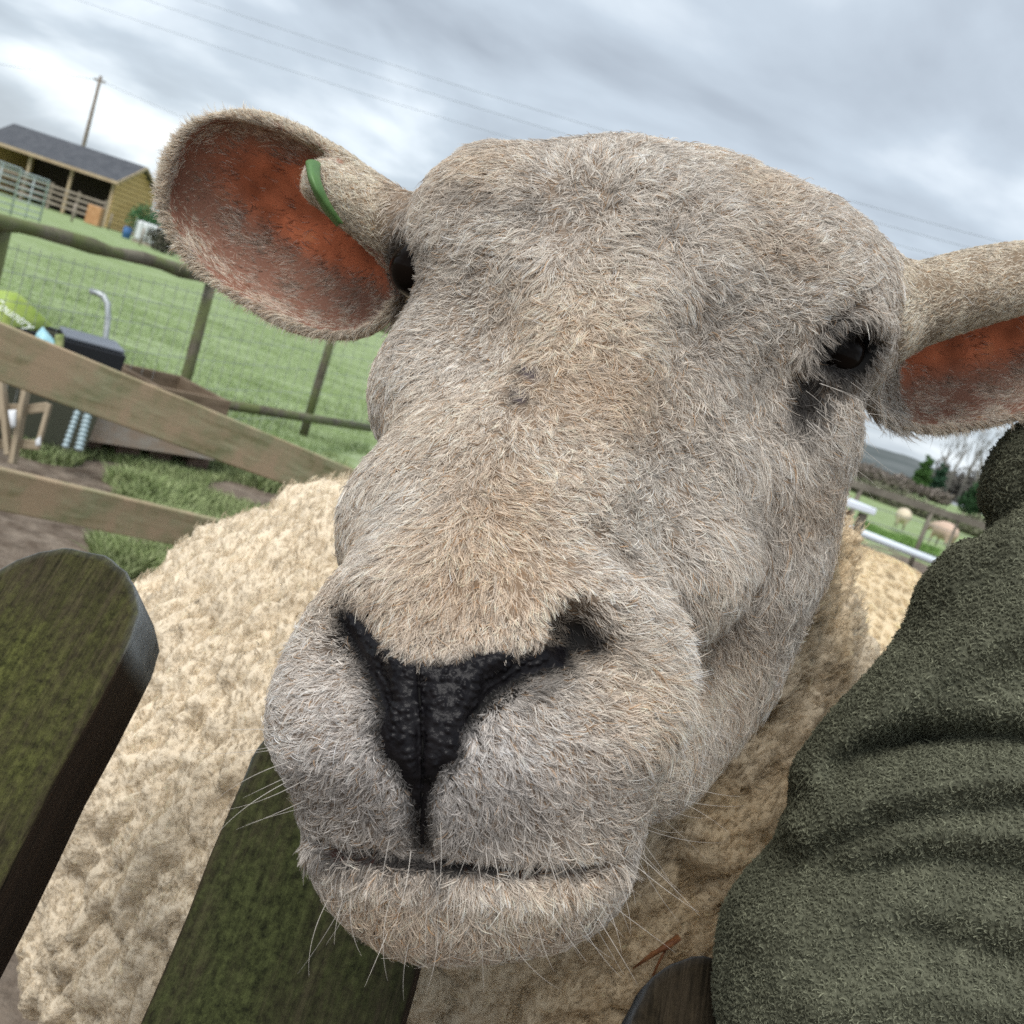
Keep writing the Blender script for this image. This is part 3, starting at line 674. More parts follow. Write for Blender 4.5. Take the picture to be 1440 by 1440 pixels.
def picket_mat(name, algae, edge):
    m = bpy.data.materials.new(name); m.use_nodes = True; t = m.node_tree; b = t.nodes['Principled BSDF']; b.inputs['Roughness'].default_value = .85; b.inputs['Specular IOR Level'].default_value = .15
    tcn = t.nodes.new('ShaderNodeTexCoord'); L = t.links
    def nz(scale, sc3, det=8, rough=.65, dist=0):
        mp_ = t.nodes.new('ShaderNodeMapping'); mp_.inputs['Scale'].default_value = sc3; L.new(tcn.outputs['Object'], mp_.inputs[0])
        n = t.nodes.new('ShaderNodeTexNoise'); n.inputs['Scale'].default_value = scale; n.inputs['Detail'].default_value = det; n.inputs['Roughness'].default_value = rough; n.inputs['Distortion'].default_value = dist; L.new(mp_.outputs[0], n.inputs['Vector']); return n.outputs['Fac']
    def ramp(f, a, b_, c1, c2):
        r = t.nodes.new('ShaderNodeValToRGB'); r.color_ramp.elements[0].position = a; r.color_ramp.elements[1].position = b_; r.color_ramp.elements[0].color = (*c1, 1); r.color_ramp.elements[1].color = (*c2, 1); L.new(f, r.inputs[0]); return r.outputs[0]
    def mix(f, A, B):
        x = t.nodes.new('ShaderNodeMix'); x.data_type = 'RGBA'; L.new(f, x.inputs['Factor']); L.new(A, x.inputs['A']); L.new(B, x.inputs['B']); return x.outputs['Result']
    fine = nz(260, (1, 1, .8), 12, .8); blotch = nz(17, (1, 1, .45), 12, .7); gr = nz(420, (1, 1, .06), 12, .75, .8)
    wood = ramp(gr, .45, .57, (.022, .017, .010), (.062, .047, .030))
    alg = ramp(fine, .40, .62, tuple(.25 * c for c in algae), tuple(1.5 * c for c in algae))
    c = mix(ramp(blotch, .36, .60, (0, 0, 0), (1, 1, 1)), wood, alg)
    at = t.nodes.new('ShaderNodeAttribute'); at.attribute_name = 'pigment'
    sp = t.nodes.new('ShaderNodeSeparateColor'); L.new(at.outputs['Color'], sp.inputs[0])
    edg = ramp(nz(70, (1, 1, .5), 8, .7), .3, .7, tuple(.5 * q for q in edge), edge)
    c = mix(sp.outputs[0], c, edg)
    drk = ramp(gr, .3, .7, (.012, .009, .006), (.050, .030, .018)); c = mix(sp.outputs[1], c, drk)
    crk = ramp(nz(240, (1, 1, .025), 5, .6, .3), .30, .35, (.15, .13, .10), (1, 1, 1)); mm = t.nodes.new('ShaderNodeMix'); mm.data_type = 'RGBA'; mm.blend_type = 'MULTIPLY'; mm.inputs['Factor'].default_value = 1; L.new(c, mm.inputs['A']); L.new(crk, mm.inputs['B']); c = mm.outputs['Result']
    L.new(c, b.inputs['Base Color'])
    ad = t.nodes.new('ShaderNodeMath'); ad.operation = 'ADD'; L.new(gr, ad.inputs[0]); L.new(blotch, ad.inputs[1])
    bu = t.nodes.new('ShaderNodeBump'); bu.inputs['Distance'].default_value = .0022; L.new(ad.outputs[0], bu.inputs['Height']); L.new(bu.outputs[0], b.inputs['Normal'])
    return m
gate = empty('picket_gate', (-.1, .4, 0)); tag(gate, 'weathered wooden picket gate with rounded tops in front of the sheep', 'gate')
def picket(cx, cy, d, w, th, length, yaw, m, label=None):
    """cx, cy: centre of the round top on the front face"""
    o = W(cx, cy, d); a = AX; x0 = WV(.96, .28, 0); x0 = nrm(x0 - a * (x0 @ a)); back = np.cross(a, x0)
    if back @ FW < 0: back = -back
    c, s_ = math.cos(yaw), math.sin(yaw); x = x0 * c - back * s_; y = back * c + x0 * s_
    nx = 26; out = [(-w / 2, -length)] + [(-w / 2, -length + (length) * t) for t in np.linspace(.06, .98, 22)] + [(w / 2 * math.cos(t), w / 2 * math.sin(t)) for t in np.linspace(math.pi, 0, nx)]
    out += [(w / 2, -length + length * t) for t in np.linspace(.98, .06, 22)] + [(w / 2, -length)]
    out = np.array(out); n = len(out)
    # slight unevenness of the sawn edge
    out += .0004 * rng.standard_normal(out.shape)
    rows = []; col_ = []
    bv = .0013
    for (ins, yy, e, dk) in [(bv * 3.2, 0, 0, 0), (bv, 0, .1, 0), (bv * .3, bv * .35, .55, 0), (0, bv, 1, 0), (0, th * .5, 1, 0), (0, th - bv, 1, 0), (bv, th, 1, 0)]:
        cen = out.copy(); cen[:, 0] = 0; cen[:, 1] = np.minimum(out[:, 1], 0)
        dd = cen - out; dd = dd / np.maximum(np.linalg.norm(dd, axis=1, keepdims=True), 1e-9)
        q = out + dd * ins
        rows.append(np.column_stack([q[:, 0], np.full(n, yy), q[:, 1]]))
        up_ = np.clip((out[:, 1] + .012) / .01, 0, 1)                    # end grain on the round top, dark brown side below
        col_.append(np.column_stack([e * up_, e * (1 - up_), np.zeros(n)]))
    V = np.concatenate(rows); C = np.concatenate(col_); F = []
    for r in range(len(rows) - 1):
        for j in range(n):
            j2 = (j + 1) % n; F.append((r * n + j, r * n + j2, (r + 1) * n + j2, (r + 1) * n + j))
    fc = len(V); V = np.vstack([V, [[0, 0, z] for z in np.linspace(-length, 0, 24)]]); C = np.vstack([C, np.zeros((24, 3))])
    # front face fan between the outline and the centre line
    tri = []
    zc = np.linspace(-length, 0, 24)
    near = [int(np.argmin(np.abs(zc - min(z, 0)))) for z in V[:n, 2]]
    for j in range(n - 1):
        a0, a1 = near[j], near[j + 1]
        if a0 == a1: tri.append((j + 1, j, fc + a0))
        else: F.append((j + 1, j, fc + a0, fc + a1))
    bk = (len(rows) - 1) * n; tri += [(bk, bk + j, bk + j + 1) for j in range(1, n - 1)]
    me = bpy.data.meshes.new('picket'); me.from_pydata(V.tolist(), [], F + tri); me.materials.append(m)
    at = me.attributes.new('pigment', 'FLOAT_COLOR', 'POINT'); c4 = np.ones((len(V), 4), np.float32); c4[:, :3] = C; at.data.foreach_set('color', c4.ravel())
    me.update(); sm_ = np.zeros(len(me.polygons), bool); sm_[:(len(rows) - 1) * n] = True; me.polygons.foreach_set('use_smooth', sm_)
    ob = bpy.data.objects.new('picket', me); col.objects.link(ob); ob.parent = gate
    Mx = Matrix(((x[0], y[0], a[0], o[0]), (x[1], y[1], a[1], o[1]), (x[2], y[2], a[2], o[2]), (0, 0, 0, 1)))
    ob.matrix_parent_inverse = Matrix.Translation(-Vector(gate.location)); ob.matrix_basis = Mx
    if label: ob['label'] = label
    return ob
pm1 = picket_mat('picket_wood_algae', (.074, .078, .022), (.36, .40, .42)); pm2 = picket_mat('picket_wood_dark', (.046, .053, .018), (.16, .18, .18)); pm3 = picket_mat('picket_wood_brown_shaded', (.035, .026, .014), (.13, .14, .15))  # third wood is coloured darker for the shade under the sleeve
PK1 = picket(66, 874, .43, .0750, .036, .55, R_(7), pm1, 'picket furred with lime green algae')
PK2 = picket(492, 1120, .412, .089, .026, .55, R_(6), pm2, 'dark mossy picket below the muzzle')
PK3 = picket(1012, 1484, .405, .074, .026, .45, R_(4), pm3, 'brown picket with shade painted in, half under the sleeve')
rm = woodmat('gate_rail_wood', (.03, .025, .015), (.07, .06, .03)); p0 = W(-200, 1130, .47) - AX * .30; p1 = W(1330, 1620, .45) - AX * .20
MB().beam(p0, p1, .03, .07, up=AX).build('rail', rm, gate, bevel=.003)

# ================================================================== PERSON in olive fleece
person = empty('person', (.25, .35, 0)); tag(person, 'person in an olive green fleece jacket reaching in at the lower right', 'person')
fl = [S(1540, 705, .385, 146), S(1462, 885, .365, 152), S(1392, 1035, .362, 150), S(1400, 1100, .355, 190), S(1312, 1180, .350, 182), S(1262, 1400, .330, 252), S(1440, 1300, .335, 220),
      Cone(W(1650, 800, .44), .05, W(1520, 830, .42), .03), Cone(W(1560, 1300, .38), .06, W(1750, 1000, .46), .09), Cone(W(1260, 1420, .39), .05, W(1340, 1700, .40), .07)]
# how the cloth is gathered: ridges and valleys that follow the sleeve
FOLDS = [([(1460, 690), (1410, 724), (1375, 750)], -.005, 20), ([(1460, 735), (1365, 775), (1300, 830), (1268, 885)], .004, 34), ([(1470, 800), (1390, 845), (1310, 900), (1290, 912)], -.004, 26),
    ([(1470, 880), (1350, 915), (1262, 965), (1190, 1030), (1145, 1085)], .010, 44), ([(1480, 1044), (1380, 1036), (1290, 1040), (1220, 1060), (1180, 1082)], -.018, 25),
    ([(1480, 1088), (1338, 1095), (1220, 1112), (1130, 1165)], .009, 28), ([(1480, 1140), (1330, 1143), (1230, 1160), (1160, 1190)], -.003, 17), ([(1480, 1178), (1330, 1172), (1200, 1200)], .004, 24),
    ([(1480, 1238), (1330, 1216), (1200, 1222), (1090, 1250)], -.007, 30), ([(1480, 1290), (1300, 1268), (1150, 1282), (1060, 1300)], .004, 36), ([(1480, 1352), (1300, 1328), (1150, 1348), (1050, 1372)], -.004, 30), ([(1480, 1420), (1300, 1395), (1150, 1415)], .004, 30)]
def polyline_dist(px, py, L_):
    d = np.full(len(px), 1e9)
    for a, b in zip(L_[:-1], L_[1:]):
        ax_, ay = a; bx, by = b; vx, vy = bx - ax_, by - ay; t = np.clip(((px - ax_) * vx + (py - ay) * vy) / (vx * vx + vy * vy), 0, 1); d = np.minimum(d, np.hypot(px - ax_ - t * vx, py - ay - t * vy))
    return d
def fleece_sdf(P):
    d = fl[0](P)
    for q in fl[1:]: d = smin(d, q(P), .016)
    px, py, z = proj(P); wob = 9 * noise(P * 40, 3); f = 0
    for L_, a, w in FOLDS: f = f + a * (np.clip((px - 1110) / 170, 0, 1) if a < 0 else 1) * np.exp(-(polyline_dist(px + wob, py + wob, L_) / w) ** 2)
    return d - f + .0015 * fbm(P * 30, 2, 71)
_l, _h2 = bounds(np.array([W(970, 560, .45), W(1000, 1600, .30), W(1700, 560, .40), W(1620, 1600, .30), W(1600, 1500, .50), W(970, 1500, .46), W(1650, 700, .5)]), .02)
SP, SF = polygonise(fleece_sdf, _l, _h2, .0013, pad=.012)
SN = vnormals(SP, SF)
wv = worley(SP * 340 + .6 * np.stack([noise(SP * 200, s) for s in (4, 5, 6)], 1), 13)
SPd = SP + SN * (.0016 * (.55 - wv))[:, None]; SNd = vnormals(SPd, SF)
def fl_col(P): return np.array([.165, .170, .120]) * (1 + .28 * fbm(P * 130, 2, 7)[:, None] + .18 * fbm(P * 14, 2, 8)[:, None])
mfl = mat('fleece_cloth', attr='pigment', rough=.95, spec=.05, bump=.0006, bscale=500)
jk = link('fleece_jacket', npmesh('fleece_jacket', SPd, SF, mfl, cols=fl_col(SP) * .6), person)
spx, spy, sz = proj(SP); vis = ((SNd * nrm(CAM - SPd)).sum(1) > -.35) & (spx < 1480) & (spy < 1480)
nS = 230000; T3, Bc = scatter(SPd, SF, nS, vis * 1.0); P = bary(SPd, T3, Bc); N = nrm(bary(SNd, T3, Bc)); cf = fl_col(P)
cf = cf * (1 + .9 * (rng.random(nS) < .12))[:, None]
pile = curls('fleece_pile', P, N, nS, cf, np.full(nS, .0017), .00008, .0005, 1.0, 27000, jk, hairmat('fleece_fibre', .8, .05, .2), clump=.9, k=5, lf=.7); tag(pile, kind='stuff')

# straw caught in the wool
def straw(pts, r, name='straw', label=None, c=(.16, .055, .02)):
    o = MB().tube(pts, r, 7).build(name, mat('dry_straw', c, .6, scale=300, color2=(.30, .13, .05)), None, smooth=True); return tag(o, label, 'straw')
PWd = (BPd, )
def wsurf(x, y, off=.004):
    m_ = (np.abs(bpx - x) < 10) & (np.abs(bpy_ - y) < 10) & (bz < 1.0); d = bz[m_].min() if m_.any() else .6
    return W(x, y, d - off)
try:
    straw([wsurf(890, 1362, .012), wsurf(918, 1342, .014), wsurf(938, 1330, .014), wsurf(955, 1318, .014)], [.0004, .0014, .0018, .0019], label='thick reddish brown straw caught in the wool under the chin')
    straw([wsurf(918, 1372, .012), wsurf(928, 1350, .013), wsurf(940, 1328, .012)], .0006, label='thin dark straw crossing under the thick reddish one')
except Exception as ex: print('straw', ex)
# ================================================================== GROUND, HILLS
def hy(px): return 484 + (px - 720) * .3346
def plane_grid(x0, x1, y0, y1, nx, ny, zf=None):
    xs = np.linspace(x0, x1, nx); ys = np.linspace(y0, y1, ny); X, Y = np.meshgrid(xs, ys); V = np.column_stack([X.ravel(), Y.ravel(), np.zeros(X.size)])
    if zf is not None: V[:, 2] = zf(V)
    i = np.arange(nx * ny).reshape(ny, nx); F = np.stack([i[:-1, :-1], i[:-1, 1:], i[1:, 1:], i[1:, :-1]], -1).reshape(-1, 4); return V, F
gm = bpy.data.materials.new('ground_turf'); gm.use_nodes = True; t = gm.node_tree; b = t.nodes['Principled BSDF']; b.inputs['Roughness'].default_value = .95; b.inputs['Specular IOR Level'].default_value = .1
L = t.links
def N_(ty, **k):
    n = t.nodes.new(ty)
    for a, v in k.items(): setattr(n, a, v)
    return n
tcn = N_('ShaderNodeTexCoord')
def nz(scale, s3=(1, 1, 1), det=6, rough=.6, rot=0, dist=0):
    m_ = N_('ShaderNodeMapping'); m_.inputs['Scale'].default_value = s3; m_.inputs['Rotation'].default_value = (0, 0, rot); L.new(tcn.outputs['Object'], m_.inputs[0])
    n = N_('ShaderNodeTexNoise'); n.inputs['Scale'].default_value = scale; n.inputs['Detail'].default_value = det; n.inputs['Roughness'].default_value = rough; n.inputs['Distortion'].default_value = dist; L.new(m_.outputs[0], n.inputs['Vector']); return n.outputs['Fac']
def rmp(f, a, bb, c1, c2):
    r = N_('ShaderNodeValToRGB'); r.color_ramp.elements[0].position = a; r.color_ramp.elements[1].position = bb; r.color_ramp.elements[0].color = (*c1, 1); r.color_ramp.elements[1].color = (*c2, 1); L.new(f, r.inputs[0]); return r.outputs[0]
def mxx(f, A, B):
    x = N_('ShaderNodeMix', data_type='RGBA'); L.new(f, x.inputs['Factor']); L.new(A, x.inputs['A']); L.new(B, x.inputs['B']); return x.outputs['Result']
g1 = rmp(nz(1.0, (.8, 3.6, 1), 8, .68), .42, .58, (.135, .195, .055), (.35, .42, .26))
g2 = rmp(nz(14, (1, 1, 1), 6, .7), .3, .7, (.15, .23, .05), (.35, .42, .25)); grass = mxx(nz(3), g1, g2)
mud = rmp(nz(9, det=9, rough=.7), .35, .68, (.075, .055, .040), (.27, .225, .18))
sepn = N_('ShaderNodeSeparateXYZ'); L.new(tcn.outputs['Object'], sepn.inputs[0])
mr = N_('ShaderNodeMapRange'); mr.inputs['From Min'].default_value = .3; mr.inputs['From Max'].default_value = 2.5; mr.inputs['To Min'].default_value = 5.0; mr.inputs['To Max'].default_value = 12.6; L.new(sepn.outputs[0], mr.inputs['Value'])
sb_ = N_('ShaderNodeMath', operation='SUBTRACT'); L.new(sepn.outputs[1], sb_.inputs[0]); L.new(mr.outputs[0], sb_.inputs[1])
nn_ = N_('ShaderNodeMath', operation='MULTIPLY_ADD'); L.new(nz(2.2, det=7), nn_.inputs[0]); nn_.inputs[1].default_value = 4.2; nn_.inputs[2].default_value = -2.1
ad_ = N_('ShaderNodeMath', operation='ADD'); L.new(sb_.outputs[0], ad_.inputs[0]); L.new(nn_.outputs[0], ad_.inputs[1])
mk = rmp(ad_.outputs[0], 0, .35, (0, 0, 0), (1, 1, 1)); L.new(mxx(mk, mud, grass), b.inputs['Base Color'])
bu = N_('ShaderNodeBump'); bu.inputs['Distance'].default_value = .03; L.new(nz(12, det=8), bu.inputs['Height']); L.new(bu.outputs[0], b.inputs['Normal'])
V, F = plane_grid(-900, 900, -60, 1500, 30, 30); tag(link('ground', npmesh('ground', V, F, gm)), kind='structure')
def hill(name, pts, D, color, c2):   # ridge line from pixels at distance D, sloping down toward the viewer
    xs_ = np.arange(pts[0][0], pts[-1][0], 7.0); ys_ = np.interp(xs_, [p[0] for p in pts], [p[1] for p in pts]); pts = list(zip(xs_, ys_ + 2.2 * fbm(np.column_stack([xs_ * .05, xs_ * 0, xs_ * 0]), 4, 3)))
    top = [W(x, y, D) for x, y in pts]; V = []
    for p in top: V += [p * np.array((1, 1, 0)) + np.array((0, -D * .25, -.3)), np.array((p[0], p[1] - D * .08, p[2] * .6)), p, np.array((p[0], p[1] + D * .3, p[2] * .7)), np.array((p[0], p[1] + D * .5, -.5))]
    n = len(pts); F = [(i * 5 + j, (i + 1) * 5 + j, (i + 1) * 5 + j + 1, i * 5 + j + 1) for i in range(n - 1) for j in range(4)]
    return tag(link(name, npmesh(name, V, F, mat(name + '_cover', color, .95, scale=.05, color2=c2, spec=0, detail=10))), kind='structure')
hill('hills', [(-900, -95), (-500, 45), (-100, 190), (300, 322), (700, 458), (1000, 556), (1150, 600), (1210, 622), (1250, 634), (1290, 646), (1330, 668), (1400, 704), (1600, 775), (2200, 975)], 420, (.085, .10, .10), (.15, .165, .165))  # distance haze is put into the dull grey cover colours
pf = [W(1100, 640, 78), W(1420, 730, 78), W(1450, 728, 190), W(1080, 610, 190)]
tag(link('far_field', npmesh('far_field', [(p[0], p[1], .02 + .25 * (i > 1)) for i, p in enumerate(pf)], [(0, 1, 2, 3)], mat('far_field_cover', (.24, .28, .28), .9, scale=.08, color2=(.36, .39, .40)))), kind='structure')

# ================================================================== LEFT SIDE
brw = woodmat('rail_timber', (.17, .17, .075), (.46, .45, .28), (.45, .34, .22), scale=5, grain=(1, 10, 10), c3s=6, sharp=.10, bump=.002)
def oriented_beam(name, p, q, w, h, m, parent, up=(0, 0, 1), bevel=.003):
    """box with object X along its length so grain follows it"""
    p = np.asarray(p, float); q = np.asarray(q, float); d = nrm(q - p); y = nrm(np.cross(up, d)); z = np.cross(d, y); ln = float(np.linalg.norm(q - p))
    me = bpy.data.meshes.new(name); V = [(x, a * w / 2, c * h / 2) for x in (0, ln) for a in (-1, 1) for c in (-1, 1)]
    me.from_pydata(V, [], [(0, 1, 3, 2), (4, 6, 7, 5), (0, 4, 5, 1), (2, 3, 7, 6), (0, 2, 6, 4), (1, 5, 7, 3)]); me.materials.append(m); me.update()
    o = bpy.data.objects.new(name, me); col.objects.link(o)
    Mx = Matrix(((d[0], y[0], z[0], p[0]), (d[1], y[1], z[1], p[1]), (d[2], y[2], z[2], p[2]), (0, 0, 0, 1)))
    if parent: o.parent = parent; o.matrix_parent_inverse = Matrix.Translation(-Vector(parent.location))
    o.matrix_basis = Mx
    if bevel:
        bm_ = o.modifiers.new('bevel', 'BEVEL'); bm_.width = bevel; bm_.segments = 2
    return o
f0 = W(-60, 500, 2.0); rf = empty('board_fence', (f0[0], f0[1], 0)); tag(rf, 'pale sawn board fence with two sloping rails at the left', 'fence')
oriented_beam('rail', W(-110, 452, 1.86), W(520, 697, 3.05), .032, .108, brw, rf, bevel=.004)
oriented_beam('rail', W(-110, 663, 2.05), W(380, 770, 2.95), .032, .090, brw, rf, bevel=.004)
for (x, y, d) in ((-150, 500, 1.9), (560, 720, 3.12)):
    p = W(x, y, d); oriented_beam('post', (p[0], p[1], 0), (p[0], p[1], p[2] + .15), .08, .08, brw, rf, up=(0, 1, 0))

# round-rail stock fence beyond
rd = woodmat('round_rail_wood', (.075, .065, .045), (.21, .19, .145), scale=6, grain=(1, 1, 1), bump=.004, c3=(.13, .15, .06), c3s=7)
def rpt(px, z=.80): 
    d = (CAM[2] - z) * 1440 / np.interp(px, [-100, 0, 300, 480, 620], [72, 63, 46, 34, 27]) 
    return d
sf = empty('stock_fence', tuple(W(300, 395, 4.7) * (1, 1, 0))); tag(sf, 'round railed stock fence crossing the green field on the left', 'fence')
line = [(-120, 284), (0, 312), (100, 336), (200, 364), (300, 392), (390, 416), (480, 441), (560, 468), (620, 487)]
pts = [W(x, y, rpt(x)) for x, y in line]
fine = []
for a, c_ in zip(pts[:-1], pts[1:]):
    for t_i in np.linspace(0, 1, 5)[:-1]: fine.append(a + (c_ - a) * t_i + rng.standard_normal(3) * .003)
fine.append(pts[-1])
MB().tube(fine, [.028 + .003 * rng.standard_normal() for _ in fine], 12).build('rail', rd, sf, smooth=True)
for (x, y) in ((6, 320), (297, 398), (476, 445)):
    p = W(x, y, rpt(x)); h = p[2]; g_ = np.array((p[0], p[1], -.03)); mid = (p + g_) / 2 + rng.standard_normal(3) * .006
    MB().tube([g_, mid, p + (0, 0, -.01)], [.027, .026, .025], 10).build('post', rd, sf, smooth=True)
p = W(300, 566, 4.75); q = W(520, 602, 6.7); MB().tube([p, (p + q) / 2, q], .025, 10).build('lower_rail', rd, sf, smooth=True)
gw = mat('galvanised_wire', (.42, .44, .43), .45, metal=.6)
net = MB()
for z in (.12, .28, .42, .54, .64, .72):
    net.tube([W(x, y, rpt(x)) * (1, 1, 0) + np.array((0, -.045, z)) for x, y in line[:-1]], .0014, 4, cap=False)
for i in range(46):
    f_ = i / 45 * (len(line) - 2); k = int(f_); a = W(*line[k], rpt(line[k][0])); c_ = W(*line[k + 1], rpt(line[k + 1][0])); p = a + (c_ - a) * (f_ - k)
    net.tube([(p[0], p[1] - .045, .05), (p[0], p[1] - .045, .74)], .0012, 4, cap=False)
tag(net.build('wire_mesh', gw, sf), kind='stuff')

# barn
A = W(163, 257, 52.0); Lp = W(0, 196, 46.0); A2 = np.array((A[0], A[1])); _ra = nrm(A2); _pl = np.array((-_ra[1], _ra[0])); _an = R_(30); u = math.cos(_an) * _pl + math.sin(_an) * _ra; v = -math.sin(_an) * _pl + math.cos(_an) * _ra
barn = empty('open_barn', (A2[0], A2[1], 0)); tag(barn, 'open fronted timber barn with a dark grey pitched roof behind the field', 'barn')
def bp(s, t_, z): return np.array((A2[0] + u[0] * s + v[0] * t_, A2[1] + u[1] * s + v[1] * t_, z))
EV, RG, BW, BL = 2.42, 3.55, 4.0, 7.2
m_roof = mat('slate_felt', (.045, .050, .060), .7, scale=3, color2=(.075, .08, .09), bump=.01, bscale=8); m_pl = mat('larch_board', (.50, .33, .13), .7, scale=1.5, color2=(.60, .42, .19), stretch=(1, 1, 6)); m_post = mat('barn_post', (.36, .27, .17), .8, scale=2, color2=(.45, .36, .24)); m_dark = mat('barn_back_board', (.05, .038, .028), .9)
for side in (0, 1):
    t0, t1 = (-.35, BW / 2) if side == 0 else (BW + .35, BW / 2); z0 = EV - .12
    a, b1, c_, d_ = bp(-.3, t0, z0), bp(BL + .3, t0, z0), bp(BL + .3, t1, RG), bp(-.3, t1, RG)
    V = [a, b1, c_, d_] + [x + np.array((0, 0, .09)) for x in (a, b1, c_, d_)]
    MB().add(V, [(0, 1, 2, 3), (7, 6, 5, 4), (0, 4, 5, 1), (1, 5, 6, 2), (2, 6, 7, 3), (3, 7, 4, 0)]).build('roof', m_roof, barn)
MB().beam(bp(-.35, -.36, EV - .10), bp(BL + .35, -.36, EV - .10), .05, .16).build('fascia', m_post, barn)
for t0, t1 in ((-.34, BW / 2), (BW + .34, BW / 2)):
    MB().beam(bp(-.33, t0, EV - .06), bp(-.33, t1, RG + .02), .05, .14).build('barge_board', m_post, barn)
nb = 14
for k in range(nb):
    z0 = RG * k / nb + .02; z1 = RG * (k + 1) / nb - .01; zm_ = (z0 + z1) / 2; ov = max(0, (zm_ - EV) / (RG - EV)) * BW / 2; 
    if BW - 2 * ov < .3: continue
    MB().box(bp(-.02 - .01 * (k % 2), ov, z0), bp(0, BW - ov, 0) - bp(0, ov, 0), np.array((-u[0] * .04, -u[1] * .04, 0)), (0, 0, z1 - z0)).build('plank', m_pl, barn)
for k in range(4):
    MB().beam(bp(.08 + k * (BL - .16) / 3, .05, 0), bp(.08 + k * (BL - .16) / 3, .05, EV - .06), .15, .15, up=(0, 1, 0)).build('post', m_post, barn)
MB().box(bp(.05, BW - .06, 0), bp(BL, 0, 0) - bp(.05, 0, 0), (v[0] * .05, v[1] * .05, 0), (0, 0, EV)).build('back_wall', m_dark, barn)
MB().box(bp(BL - .06, .2, 0), (u[0] * .05, u[1] * .05, 0), bp(0, BW - .06, 0) - bp(0, .2, 0), (0, 0, EV)).build('end_wall', m_pl, barn)
MB().box(bp(.12, .5, 0), (u[0] * .05, u[1] * .05, 0), bp(0, BW - .06, 0) - bp(0, .5, 0), (0, 0, EV - .1)).build('end_wall', m_dark, barn)

# yard rails in front of the barn
yf = empty('yard_fence', tuple(bp(0, -2.5, 0))); tag(yf, 'grey wooden post and rail yard fence along the barn front', 'fence')
m_grey = mat('weathered_rail', (.20, .165, .13), .85, scale=3, color2=(.31, .265, .22))
for z in (.35, .62, .9, 1.15): MB().beam(bp(-1.2, -2.5, z), bp(8.5, -2.5, z), .05, .11).build('rail', m_grey, yf)
for k in range(7): MB().beam(bp(-1.2 + k * 1.45, -2.44, 0), bp(-1.2 + k * 1.45, -2.44, 1.3), .11, .11, up=(0, 1, 0)).build('post', m_grey, yf)
m_gal = mat('galvanised_tube', (.55, .60, .60), .5, metal=.3)
def hurdle(x0, x1, D, z0, h, nb_, lab, par=None):
    p = W(x0, hy(x0) + 20, D); q = W(x1, hy(x1) + 20, D + 1.2); e = empty('metal_hurdle', (p[0], p[1], 0)); tag(e, lab, 'hurdle', 'galvanised hurdles by the barn')
    p = np.array((p[0], p[1], z0)); q = np.array((q[0], q[1], z0)); H = np.array((0, 0, h)); fr = MB()
    fr.tube([p, p + H, q + H, q], .028, 6); fr.build('frame', m_gal, e, smooth=True)
    for k in range(nb_): MB().tube([p + H * (k + .5) / nb_, q + H * (k + .5) / nb_], .02, 6).build('bar', m_gal, e, smooth=True)
    mid = (p + q) / 2; MB().tube([mid, mid + H], .02, 6).build('brace', m_gal, e, smooth=True)
hurdle(-30, 22, 24, .05, 1.15, 7, 'galvanised metal hurdle at the far left edge, partly out of frame')
hurdle(22, 62, 25.5, .05, 1.1, 7, 'galvanised metal hurdle standing right of the one cut by the frame')
# thin far posts in the field
for i, (x, y, ht, lab) in enumerate(((152, 323, .8, 'thin grey stake in the field below the barn corner'), (100, 312, .75, 'thin stake in the field in front of the barn opening'), (196, 345, .7, 'thin stake near the blue drum'))):
    p = G(x, y); h_ = MB().tube([p + (0, 0, -.1), p + (.01, 0, ht)], .045, 7).build('stake', m_grey, None, smooth=True); tag(h_, lab, 'stake', 'stakes across the far field')
# clutter beside the barn
def drum(px, py, r, h, D, c, lab, name='plastic_drum'):
    p = W(px, py, D); g_ = np.array((p[0], p[1], 0)); e = empty(name, tuple(g_)); tag(e, lab, 'drum'); m_ = mat(name, c, .4)
    MB().tube([g_, g_ + (0, 0, h * .05), g_ + (0, 0, h * .33), g_ + (0, 0, h * .36), g_ + (0, 0, h * .62), g_ + (0, 0, h * .65), g_ + (0, 0, h * .95), g_ + (0, 0, h)], [r * .92, r, r, r * 1.06, r * 1.06, r, r, r * .9], 18).build('body', m_, e, smooth=True)
    MB().tube([g_ + (0, 0, h), g_ + (0, 0, h * 1.03)], [r * .95, r * .93], 18).build('lid', mat(name + '_lid', (.03, .03, .03), .5), e)
drum(180, 322, .17, .5, 44, (.04, .12, .28), 'small blue plastic drum by the barn gable')
tk = W(207, 325, 43); tk[2] = 0; e = empty('water_tank', tuple(tk)); tag(e, 'white square water tank in a cage beside the barn gable', 'tank')
MB().box(tk + (-.5, 0, .12), (1.0, 0, 0), (0, .8, 0), (0, 0, .8)).build('bottle', mat('white_tank_plastic', (.62, .64, .66), .5), e, bevel=.08)
for k in range(5): MB().tube([tk + (-.52 + k * .26, -.02, .05), tk + (-.52 + k * .26, -.02, .98)], .015, 5).build('bar', m_gal, e)
MB().box(tk + (-.55, -.03, 0), (1.1, 0, 0), (0, .86, 0), (0, 0, .12)).build('pallet', m_grey, e)
ob_ = W(132, 292, 48.5); MB().box((ob_[0] - .3, ob_[1], .0), (.65, .05, 0), (-.05, .5, 0), (0, 0, .9)).build('feed_bin', mat('orange_ply', (.40, .20, .09), .7, scale=4, color2=(.5, .28, .14)), None, bevel=.03); tag(bpy.data.objects['feed_bin'], 'orange brown wooden feed bin inside the yard fence', 'bin')
